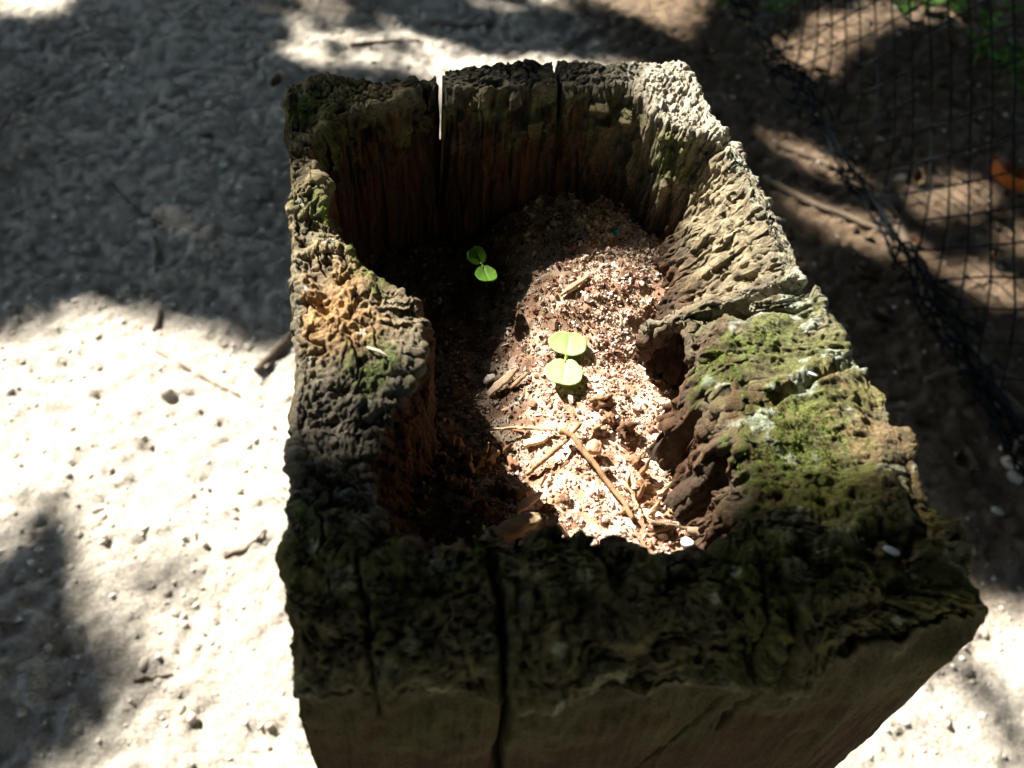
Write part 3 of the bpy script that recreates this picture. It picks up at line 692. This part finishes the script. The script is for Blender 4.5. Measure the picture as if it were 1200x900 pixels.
# ------------------------------------------------------------------ little things in and on the post
V, F = lump(ICO2, 3, .05); o = obj('bead', mesh_np('bead', V*.0017, F, M_bead), None, tuple(on_floor(722, 271, .0015)))
tag(o, 'tiny turquoise bead at the foot of the far right inner wall', 'bead')
wl_ = empty('woodlouse', tuple(on_floor(776, 616, .0035))); wl_.rotation_euler = (0, .15, math.radians(12))
tag(wl_, 'small ribbed brown woodlouse on crumbs beside the right wall', 'woodlouse')
for i in range(9):
    t = (i-4)/4.6; r = .0027*math.sqrt(max(0.05, 1-t*t*.85)); V, F = ICO2
    W = V.copy(); W[:, 0] *= .00085; W[:, 1] *= r; W[:, 2] = np.maximum(W[:, 2], -.55)*r*.95
    W[:, 0] += .0011*(i-4)*(1); W[:, 2] -= t*t*.0010
    obj('plate', mesh_np('plate', W, F, M_louse), wl_)
for s_ in (-1, 1):
    V, F = tube(np.array([[.0045, s_*.0006, -.0008], [.0060, s_*.0016, -.0003], [.0072, s_*.0020, -.0014]]), [.00018, .00014, .0001], 5); obj('antenna', mesh_np('antenna', V, F, M_louse), wl_)
    for i in range(6):
        x_ = (i-2.5)*.0012; V, F = tube(np.array([[x_, s_*.0018, -.0013], [x_, s_*.0032, -.0012], [x_, s_*.0036, -.0026]]), [.00018, .00014, .0001], 5)
        obj('leg', mesh_np('leg', V, F, M_louse), wl_)
slab('pale_flake', on_floor(798, 634, .006), on_floor(813, 636, .006), .0042, .0012, (1, 1, 1), 'shiny bluish white flake beside the woodlouse', 701, 'flake', M_flake)
def on_rim(px, py):
    """first point of the post met in the direction of a pixel"""
    d = _fw + _r*(px-600)/CF - _u*(py-450)/CF; d = d/np.linalg.norm(d)
    w = pw-CPOS; t = w @ d; k = np.linalg.norm(w-t[:, None]*d, axis=1)
    kk = np.where((k < max(.0015, k[vi > no-10].min()*1.5)) & (vi > no-10))[0]; return pw[kk[np.argmin(t[kk])]]
for k, (a, b, s_, lb) in enumerate([(1045, 641, .0042, 'pale bluish flake lying on the mossy front corner of the rim'),
                                    (953, 440, .0028, 'small whitish flake wedged in the crack of the right rim')]):
    q = on_rim(a, b)+np.array([0, 0, .0006]); slab('pale_flake', q-np.array([s_*.5, -s_*.35, 0]), q+np.array([s_*.5, -s_*.35, 0]), s_*.6, .0008, (1, 1, 1), lb, 711+k, 'flake', M_flake)
q = on_rim(441, 418); 
V, F = tube(np.array([[-.004, .004, .0], [0, 0, .002], [.004, -.0045, .0025]])*1.0, [.0004, .0006, .0002], 6)
tag(obj('grass_stalk', mesh_np('grass_stalk', V, F, M_twig, np.tile((.62, .52, .36), (len(V), 1))), None, tuple(q)), 'pale dry grass stalk lying on the left rim', 'stalk')

# ------------------------------------------------------------------ pebbles, sticks and leaves on the soil
def gz(x, y): return float(ground_z(np.array([x]), np.array([y]))[0])
def g_at(px, py):
    a = at(px, py, 0.0); return np.array([a[0], a[1], gz(a[0], a[1])])
PB = [lump(ICO1, 80+k, .28, .9) for k in range(5)]
nn = 36000; gxx = rng.uniform(-1.0, 1.7, nn); gyy = rng.uniform(-.2, 1.9, nn)
keep = (np.abs(gxx) > .11) | (np.abs(gyy) > .16); dens = .35+.65*sstep(-.2, .5, fbm(np.stack([gxx*4, gyy*4, 0*gxx], 1), 3, 811))
keep &= rng.random(nn) < dens; gxx = gxx[keep]; gyy = gyy[keep]; nn = len(gxx)
s = np.clip(rng.gamma(2.4, .00095, nn), .0006, .0055)[:, None]*rng.uniform(.65, 1.25, (nn, 3))
s[:, 2] *= .6
gc = np.array([[.52, .48, .42], [.47, .41, .34], [.57, .54, .49], [.43, .37, .30], [.33, .27, .21]])[rng.choice(5, nn, p=[.34, .26, .2, .14, .06])]*rng.uniform(.85, 1.15, (nn, 1))
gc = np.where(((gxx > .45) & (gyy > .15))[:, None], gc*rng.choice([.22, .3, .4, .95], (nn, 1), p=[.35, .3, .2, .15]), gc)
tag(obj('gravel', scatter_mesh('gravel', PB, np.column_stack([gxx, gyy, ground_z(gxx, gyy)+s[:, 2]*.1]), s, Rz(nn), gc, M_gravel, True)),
    'fine gravel and crumbs of earth over the bare soil', 'gravel', kind='stuff')
PBB = [mesh_np('pebble', (lambda v: v*np.array([1, .75, .55]))(lump(ICO2, 90+k, .26, .9)[0]), ICO2[1], M_stone) for k in range(7)]
fixed = [(195, 460, .015), (305, 472, .009), (232, 478, .007), (115, 598, .012), (290, 402, .016), (262, 398, .013), (110, 352, .008), (277, 568, .010), (205, 715, .012),
         (1010, 800, .017), (1040, 790, .014), (985, 815, .012), (1185, 545, .026), (1170, 600, .018), (235, 12, .014), (75, 68, .010), (1055, 210, .02), (1190, 560, .02)]
ctr = 0
def side_label(x, y):
    if x > .78: return 'stone among the litter behind the black mesh fence', 'stones behind the mesh fence'
    if x > .12 and y < .45: return 'pebble on the soil to the right of the post', 'pebbles between the post and the fence'
    if x > .3: return 'pebble on dark soil near the foot of the mesh fence', 'pebbles near the mesh fence'
    if y > .95: return 'pebble on the bare soil beyond the far side of the post', 'pebbles beyond the post'
    return 'pebble on the pale soil to the left of the post', 'pebbles left of the post'
lst = [(g_at(a, b), r) for a, b, r in fixed]
while len(lst) < 170:
    a, b = rng.uniform(0, 1200), rng.uniform(0, 900); q = g_at(a, b)
    if abs(q[0]) < .13 and abs(q[1]) < .18: continue
    if q[0] > .75 or rng.random() < .75: lst.append((q, float(np.clip(rng.gamma(6, .0010), .0048, .012))*(1.35 if q[0] > .75 else 1)))
own = {0: 'smooth tan oval pebble below the thin straight stick on sunlit soil', 1: 'dark little pebble on sunlit soil close to the post', 4: 'pale flattish stone at the edge of the shade beside the post',
       9: 'rounded tan stone half hidden by the right face of the post', 12: 'largest pale grey stone on the shaded soil by the grey branch'}
for q_i, (q, r) in enumerate(lst):
    o = obj('pebble', PBB[rng.integers(0, 7)]); r *= .62; o.scale = (r*rng.uniform(.8, 1.2), r, r); o.rotation_euler = (rng.uniform(-.3, .3), rng.uniform(-.3, .3), rng.uniform(0, 6.28))
    o.location = (q[0], q[1], q[2]+r*.12); lb, gp = side_label(q[0], q[1]); tag(o, own.get(q_i, lb), 'pebble', gp)
def stick(pix, r0, r1, label, seed, wig=.004, mat=None, cat='stick'):
    K = np.array([g_at(a, b)+np.array([0, 0, r0*.45+l]) for a, b, l in pix]); s = np.linspace(0, 1, 24); k = np.linspace(0, 1, len(K))
    pts = np.stack([np.interp(s, k, K[:, i]) for i in range(3)], 1)
    pts[:, 0] += wig*vn(np.column_stack([s*6, 0*s, 0*s]), seed); pts[:, 1] += wig*vn(np.column_stack([s*6, 0*s+3, 0*s]), seed)
    rad = (r0+(r1-r0)*s)*(1+.2*vn(np.column_stack([s*14, 0*s, 0*s]), seed+1)); o0 = pts.mean(0)
    V, F = tube(pts-o0, rad, 8); V = V+rng.normal(size=V.shape)*r0*.06
    return tag(obj('stick', mesh_np('stick', V, F, mat or M_stick), None, tuple(o0)), label, cat)
stick([(165, 402, 0), (215, 430, 0), (280, 462, .0)], .0030, .0016, 'thin straight stick lying on the sunlit pale soil', 901)
stick([(130, 215, 0), (165, 250, 0), (190, 262, 0)], .0035, .002, 'short dark crooked stick on the shaded soil', 903)
stick([(180, 262, 0), (183, 320, 0)], .0030, .002, 'short straight stick pointing away from the crooked one', 905)
stick([(178, 386, 0), (190, 362, 0)], .0030, .002, 'stubby stick at the edge of the shade', 907)
stick([(345, 395, 0), (300, 436, 0)], .0065, .005, 'stout stick half hidden beside the left face of the post', 909)
stick([(225, 612, 0), (230, 655, 0)], .0016, .001, 'thin curved stalk on pale soil between leaf shadows', 911)
stick([(262, 650, 0), (300, 630, 0), (312, 618, 0)], .0024, .0014, 'fine tan stalk lying close to the post', 913)
stick([(155, 796, 0), (200, 784, 0)], .0016, .001, 'hair-thin stalk beside the large leaf shadow', 915)
stick([(0, 735, 0), (30, 732, 0)], .003, .002, 'broken stick end among the leaf shadows', 917)
stick([(410, 52, 0), (450, 48, 0), (492, 46, 0)], .0055, .004, 'dark stick lying on sunlit ground beyond the post', 919)
stick([(505, 22, 0), (545, 27, 0), (580, 24, 0)], .0055, .004, 'brown stick with a bend on the far ground', 921)
stick([(660, 58, 0), (690, 35, 0)], .004, .003, 'short slanting stick behind the far rim', 923)
stick([(895, 205, .0), (960, 245, 0), (1030, 268, 0), (1060, 295, 0)],   .0065, .005, 'long curved root between post and mesh fence', 925, .01)
stick([(905, 165, 0), (960, 185, 0), (1000, 205, 0)],   .006, .004, 'shorter weathered stick near the mesh fence', 927, .008)
stick([(1030, 235, .004), (1080, 330, .004), (1120, 400, .004), (1165, 462, .004), (1215, 520, .004)], .010, .012, 'long grey branch lying along the foot of the fence', 929, .008)
stick([(1178, 548, .01), (1192, 515, .02)], .0035, .002, 'pale short stalk standing by the grey stone', 931)
stick([(1085, 445, 0), (1140, 430, 0)], .005, .004, 'dark stick on shaded soil right of the post', 933)
def leaf_mesh(name, L, W, curl, mat, seed):
    u = np.linspace(0, 1, 9); v = np.linspace(-1, 1, 7); U_, V_ = np.meshgrid(u, v, indexing='ij'); U_ = U_.ravel(); V_ = V_.ravel()
    w = W*.5*np.sin(np.pi*np.clip(U_, 0.02, .985)**.8)**.75; z = curl*L*((V_*V_)*.35 + (U_-.5)**2*.9) + .05*L*vn(np.column_stack([U_*4, V_*3, 0*U_]), seed)
    me = mesh_np(name, np.column_stack([(U_-.5)*L, V_*w, z]), grid_faces(9, 7), mat); return me
LM = [leaf_mesh('dead_leaf', 1, .45+.1*k, .35+.2*k, M_dead, 940+k) for k in range(4)]
def put_leaf(me, q, L, label, group=None, cat='leaf', name='dead_leaf', tilt=.4, lift=.1):
    o = obj(name, me); o.scale = (L, L, L); o.rotation_euler = (rng.uniform(-tilt, tilt), rng.uniform(-tilt, tilt), rng.uniform(0, 6.28)); o.location = (q[0], q[1], q[2]+L*lift)
    so = o.modifiers.new('thickness', 'SOLIDIFY'); so.thickness = .01; tag(o, label, cat, group); return o
for i in range(34):
    while True:
        a, b = rng.uniform(800, 1200), rng.uniform(0, 560); q = g_at(a, b)
        if q[0] > .45: break
    bh = q[0] > .82
    put_leaf(LM[i % 4], q, rng.uniform(.022, .05), 'brown dead leaf lying %s' % ('behind the black mesh fence' if bh else 'on shaded soil in front of the mesh fence'),
             'dead leaves behind the fence' if bh else 'dead leaves in front of the fence')
put_leaf(leaf_mesh('orange_leaf', 1, .75, .9, M_orange, 951), g_at(1188, 228), .10, 'large curled orange leaf behind the black mesh fence', None, 'leaf', 'orange_leaf', .3)
put_leaf(leaf_mesh('rusty_leaf', 1, .7, .6, M_rust, 953), g_at(1066, 285), .035, 'small rusty brown leaf at the foot of the fence', None, 'leaf', 'rusty_leaf')
put_leaf(LM[1], g_at(245, 165), .03, 'yellowish brown dead leaf on the shaded soil left of the post', None)
put_leaf(LM[2], g_at(325, 100), .03, 'dark dead leaf on the soil beyond the left rim', None)
WLM = [leaf_mesh('leaf', 1, .5+.12*k, .3, M_weed, 960+k) for k in range(3)]
for i, (a, b) in enumerate([(1180, 20), (1150, 45), (1120, 15), (1190, 70), (1165, 90), (1195, 115), (1085, 10), (1140, 75), (1060, 20), (905, 15), (850, 8), (1180, 100)]):
    q = g_at(a, b); e = tag(empty('weed', tuple(q)), 'low green weed on the far ground beyond the mesh fence' if q[0] > .82 else 'small green weed sprouting near the far end of the fence', 'weed', 'weeds beyond the fence' if q[0] > .82 else 'weeds near the end of the fence')
    hh = rng.uniform(.03, .06); V, F = tube(np.array([[0, 0, -.01], [.002, .001, hh*.5], [.003, -.002, hh]]), [.0015, .0012, .0008], 6); obj('stem', mesh_np('stem', V, F, M_stem), e)
    for k in range(7):
        o = obj('leaf', WLM[k % 3], e); L = rng.uniform(.025, .045); az = k*2.4+i; t = .3+.1*k
        o.scale = (L, L, L); o.rotation_euler = (rng.uniform(-.2, .2), -rng.uniform(.1, .6), az); o.location = (math.cos(az)*L*.5, math.sin(az)*L*.5, hh*min(t, 1))

# ------------------------------------------------------------------ black mesh fence, standing along x = 0.80
FXP = .80
fence = tag(empty('mesh_fence', (FXP, 0, 0)), 'black diamond mesh fence standing on the litter beside the post', 'fence')
cell = .047; hgt = .95; y0, y1 = -.6, 3.0
def fence_pt(yy, zz):
    w = .012*vn(np.column_stack([yy*3, zz*3, 0*yy]), 971); w2 = .006*vn(np.column_stack([yy*9, zz*9, 0*yy]), 973); w3 = .006*vn(np.column_stack([yy*9, zz*9, 0*yy+5]), 975)
    return np.column_stack([w+w2*.5 - .03*sstep(.12, 0, zz), yy+w2, np.maximum(zz+w3, .012)])
k = 0; step = cell*math.sqrt(2); yy = y0-hgt
while yy < y1:
    for sgn in (1, -1):
        z_ = np.linspace(0.0, hgt, 28); a = yy+z_ if sgn > 0 else yy+hgt-z_
        m = (a > y0) & (a < y1)
        if m.sum() < 3: continue
        pts = fence_pt(a[m], z_[m]); zig = .0022*np.sin(np.arange(m.sum())*math.pi)*sgn; pts[:, 0] += .0015*sgn
        V, F = tube(pts, .0016, 5); obj('wire', mesh_np('wire', V, F, M_black), fence); k += 1
    yy += step
for zz in (hgt, .03):
    a = np.linspace(y0, y1, 50); V, F = tube(fence_pt(a, 0*a+zz), .002, 6); obj('edge_wire', mesh_np('edge_wire', V, F, M_black), fence)
for yy in (y0, y1):
    me = bpy.data.meshes.new('stake'); V, F = tube(np.array([[.02, yy, -.15], [.02, yy, .5], [.02, yy, 1.1]]), [.03, .03, .028], 12); obj('stake', mesh_np('stake', V, F, M_fencepost), fence)
# slack netting bunched up along the foot of the fence
parts = []
for i in range(45):
    t0 = rng.uniform(y0, y1-.3); L = rng.uniform(.15, .4); s = np.linspace(0, 1, 16)
    px_ = -.025+.045*fbm(np.column_stack([s*2.5, 0*s+i, 0*s]), 2, 981+i) ; pz = .012+.016*np.abs(fbm(np.column_stack([s*3, 0*s+i, 0*s+9]), 2, 982+i))
    parts.append(tube(np.column_stack([px_, t0+L*s, pz]), .0022, 5))
for i in range(70):
    yy = rng.uniform(y0, y1); s = np.linspace(0, 1, 9); dy = rng.normal()*.07
    parts.append(tube(np.column_stack([-.05+rng.uniform(.04, .09)*s, yy+dy*s+.01*np.sin(s*6+i), .010+.02*np.sin(s*np.pi)*rng.uniform(.3, 1.2)]), .0022, 5))
V, F = join(parts); tag(obj('folded_netting', mesh_np('folded_netting', V, F, M_black), fence), 'slack black netting bunched along the foot of the fence', kind='stuff')

# ------------------------------------------------------------------ trees that shade the place (out of the picture, towards the sun, others added against skylight)
def shade_xy(P):                         # where the sun ray through P meets the height of the rim
    t = P[..., 2]-H; return P[..., :2]-t[..., None]*SUN[:2]/SUN[2]
def poly_g(pix): return shade_xy(np.array([at(a, b, 0.0) for a, b in pix]))
SHADE = [poly_g([(-60, 10), (60, 15), (120, -40), (345, -40), (335, 40), (330, 60), (400, 78), (520, 100), (520, 400), (340, 412), (290, 415), (250, 395), (200, 374), (150, 368), (100, 348), (60, 362), (-60, 385)]),
         poly_g([(-60, 660), (0, 648), (40, 612), (62, 592), (88, 625), (88, 690), (72, 728), (35, 738), (-60, 720)]), poly_g([(148, 690), (170, 668), (212, 652), (218, 662), (190, 685), (160, 705)]),
         poly_g([(-60, 790), (40, 775), (90, 760), (140, 745), (158, 770), (150, 815), (112, 862), (60, 880), (38, 920), (-60, 940)]),
         poly_g([(690, 30), (735, 10), (760, 25), (800, 40), (850, -60), (1300, -60), (1300, 720), (1205, 735), (1160, 712), (1130, 700), (1000, 640), (850, 420), (800, 110), (760, 75), (720, 70)]),
         poly_g([(1140, 795), (1165, 805), (1195, 845), (1230, 880), (1215, 900), (1165, 850), (1135, 820)]),
         np.array([(-.20, -.02), (-.115, -.035), (-.07, -.045), (-.03, -.050), (.0, -.062), (.06, -.082), (.11, -.092), (.25, -.10), (.3, -.30), (-.3, -.30)]),
         np.array([(-.22, .05), (-.10, .074), (-.06, .092), (.0, .112), (.045, .122), (.062, .128), (.066, .20), (.06, .40), (-.3, .40)])]
LIT = [poly_g([(905, 160), (930, 155), (1000, 195), (1010, 210), (960, 200)]), poly_g([(930, 232), (1000, 252), (1065, 280), (1060, 300), (990, 275)]),
       poly_g([(1075, 225), (1130, 205), (1160, 220), (1130, 245), (1085, 255)]), poly_g([(1120, 320), (1160, 315), (1205, 345), (1205, 360), (1150, 345)]),
       poly_g([(960, 20), (1050, 5), (1205, -5), (1205, 18), (1050, 28), (985, 62)]), poly_g([(890, 50), (930, 40), (985, 60), (960, 75)]),
       poly_g([(1165, 265), (1205, 260), (1205, 285), (1175, 290)])]
LIT = [Q.mean(0)+(Q-Q.mean(0))*1.12 for Q in LIT]
SHADE[1] = SHADE[1].mean(0)+(SHADE[1]-SHADE[1].mean(0))*1.38; SHADE[2] = SHADE[2].mean(0)+(SHADE[2]-SHADE[2].mean(0))*2.0; SHADE[3] = SHADE[3].mean(0)+(SHADE[3]-SHADE[3].mean(0))*1.3; SHADE[5] = SHADE[5].mean(0)+(SHADE[5]-SHADE[5].mean(0))*1.7
SHADE.append(shade_xy(np.array([(1.02, -.4, 0), (1.9, -.4, 0), (1.9, 1.25, 0), (1.42, 1.25, 0), (.93, .33, 0)])))
U0, U1 = np.array([-1.35, -.12]), np.array([1.6, 2.5])        # the part of the shade that falls in the picture
def shaded(u):
    r = np.zeros(len(u), bool)
    for Q in SHADE: r |= inside(u[:, 0], u[:, 1], Q)
    for Q in LIT: r &= ~inside(u[:, 0], u[:, 1], Q)
    return r
gx0, gy0 = np.meshgrid(np.arange(-1.8, 1.9, .01), np.arange(-.4, 2.7, .01), indexing='ij')
grid_u = np.stack([gx0.ravel(), gy0.ravel()], 1)
PART = [poly_g([(345, -40), (335, 45), (400, 80), (500, 95), (560, 60), (640, 90), (700, 75), (700, -40)]), poly_g([(640, 20), (700, 0), (760, 40), (740, 90), (690, 80)])]
view_u = []                                                      # what the picture shows of the sunlit ground and rim must stay open
gA, gB = np.meshgrid(np.arange(-40, 1250, 6.), np.arange(-40, 950, 6.)); gA = gA.ravel(); gB = gB.ravel()
dd = _fw[None] + _r[None]*((gA-600)/CF)[:, None] - _u[None]*((gB-450)/CF)[:, None]
gu = shade_xy(CPOS + dd*((0-CPOS[2])/dd[:, 2])[:, None]); part_u = np.zeros(len(gu), bool)
for Q in PART: part_u |= inside(gu[:, 0], gu[:, 1], Q)
view_u.append(gu[~shaded(gu) & ~part_u])
top = np.array([[a, b] for a in np.arange(-.13, .135, .008) for b in np.arange(-.17, .18, .008)]); view_u.append(top[~shaded(top)])
view_u = np.vstack(view_u)
cellk = .012; lit_map = np.zeros((700, 700), bool); kk = np.floor(view_u/cellk).astype(int)+350; lit_map[kk[:, 0], kk[:, 1]] = True
def blocked(P, r):
    u = shade_xy(P); bad = np.zeros(len(P), bool)
    for dx in (-r, 0, r):
        for dy in (-r, 0, r):
            k = np.floor((u+np.array([dx, dy]))/cellk).astype(int)+350; ok = ((k >= 0) & (k < 700)).all(1)
            bad[ok] |= lit_map[k[ok, 0], k[ok, 1]]
    return bad
LV = np.array([[-.5, 0, 0], [-.15, .28, .03], [.5, 0, -.05], [-.15, -.28, .03], [.18, .22, 0], [.18, -.22, 0]]); LF = np.array([[0, 3, 1], [1, 3, 5], [1, 5, 4], [4, 5, 2]])
def leaf_cloud(name, P, size, parent, tilt=.9):
    n_ = len(P); R = rot_rand(n_)
    up = np.array([0, 0, 1.]); 
    X_ = np.einsum('nij,kj->nki', R, LV)*size[:, None, None]; X_[..., 2] *= tilt
    V = (X_+P[:, None]).reshape(-1, 3); F = (LF[None]+(np.arange(n_)*6)[:, None, None]).reshape(-1, 3)
    o = obj(name, mesh_np(name, V-np.array(parent.location), F, M_leaf, None, False), parent); return o
def tree(base, height, label, targets):
    e = tag(empty('tree', tuple(base)), label, 'tree', None)
    s = np.linspace(0, 1, 10); lean = rng.normal(size=2)*.15
    tr = np.column_stack([lean[0]*s*s+.04*np.sin(s*5), lean[1]*s*s, -.2+s*(height+.2)]); V, F = tube(tr, .14*(1-s)**.8+.025, 14)
    obj('trunk', mesh_np('trunk', V, F, M_bark), e); parts = []
    for q in targets:
        q = np.asarray(q)-np.asarray(base); h0 = np.clip(q[2]*.62, .8, height*.92); t0 = np.interp(h0, tr[:, 2], s)
        a = np.array([np.interp(t0, s, tr[:, i]) for i in range(3)]); k = np.linspace(0, 1, 8)[:, None]
        pts = a*(1-k)+q*k + np.array([0, 0, .25])*np.sin(k*np.pi)*.5 + rng.normal(size=(8, 3))*.02; 
        if not blocked(pts+np.asarray(base), .05).any(): parts.append(tube(pts, np.linspace(.035, .008, 8), 7))
    if not parts: return e
    V, F = join(parts); obj('limbs', mesh_np('limbs', V, F, M_bark), e); return e
# crown over the place: leaves along the sun rays of every shaded spot
dense = grid_u[shaded(grid_u)]
cnt = 26000
pu = dense[rng.integers(0, len(dense), cnt)]+rng.uniform(-.005, .005, (cnt, 2)); hz = 2.1+1.1*rng.random(cnt)**1.2
small = np.zeros(cnt, bool)
Pl = np.column_stack([pu+hz[:, None]*SUN[:2]/SUN[2], hz+H]); sz = rng.uniform(.045, .085, cnt)
pq = grid_u[np.any([inside(grid_u[:, 0], grid_u[:, 1], Q) for Q in PART], axis=0)]; m_ = len(pq)//14
pu = pq[rng.integers(0, len(pq), m_)]; hz = 1.9+.5*rng.random(m_); Pl = np.vstack([Pl, np.column_stack([pu+hz[:, None]*SUN[:2]/SUN[2], hz+H])]); sz = np.concatenate([sz, rng.uniform(.05, .09, m_)])
nearedge = blocked(Pl, .016); sz = np.where(nearedge, sz*.5, sz); nearedge2 = blocked(Pl, .004); Pl = Pl[~nearedge2]; sz = sz[~nearedge2]
def crown(base, height, label, P, sizes, nb):
    tg = [P[i]+np.array([0, 0, -.05]) for i in rng.integers(0, len(P), nb*6)]
    tg = [t for t in tg if not blocked(np.array([t]), .03)[0]][:nb]
    e = tree(base, height, label, []) if not len(tg) else tree(base, height, label, tg)
    leaf_cloud('crown', P, sizes, e); return e
# keep limbs away from open sun paths: bend them to leaf positions only, high above
crown((-3.9, 3.3, 0), 4.3, 'broadleaf tree whose leafy boughs shade the post and the soil', Pl, sz, 14)
# unseen trees added on every side to block skylight
def sky_block_crown(base, height, ctr, rad, cnt, label, s0=.24, s1=.42):
    d = rng.normal(size=(cnt, 3)); d /= np.linalg.norm(d, axis=1)[:, None]
    P_ = np.asarray(ctr)+d*np.asarray(rad)*(rng.random((cnt, 1))**.4)
    P_ = P_[(fbm(P_*1.6, 2, 991) > -.55)]; P_ = P_[~blocked(P_, .07)]; P_ = P_[P_[:, 2] > .5]
    crown(base, height, label, P_, rng.uniform(s0, s1, len(P_)), 12)
sky_block_crown((3.4, 3.4, 0), 5.0, (3.3, 3.2, 3.2), (2.2, 2.2, 2.8), 6000, 'unseen tall tree added beyond the mesh fence to block skylight')
sky_block_crown((-4.0, -.6, 0), 5.0, (-3.6, -.6, 3.0), (2.1, 2.8, 2.8), 6500, 'unseen tall tree added off to the left of the post to block skylight')
sky_block_crown((1.0, -4.4, 0), 5.2, (.4, -3.8, 3.2), (3.4, 2.3, 2.8), 7500, 'unseen tall tree added behind the viewpoint to block skylight')
sky_block_crown((4.4, -.6, 0), 5.0, (4.0, -.4, 3.2), (2.2, 2.8, 2.8), 6500, 'unseen tall tree added across the fence to the right to block skylight')
sky_block_crown((.4, 6.6, 0), 5.4, (.4, 6.2, 3.4), (3.6, 2.4, 3.0), 7000, 'unseen tall tree added far beyond the post to block skylight')
sky_block_crown((-5.6, 3.6, 0), 5.4, (-5.2, 3.2, 3.2), (2.0, 2.6, 2.8), 6000, 'unseen tall tree added beyond the shaded soil on the left to block skylight')
sky_block_crown((2.9, -2.6, 0), 6.2, (.2, .3, 6.0), (4.8, 4.6, 1.1), 16000, 'unseen high tree added to block skylight over the post', .34, .55)
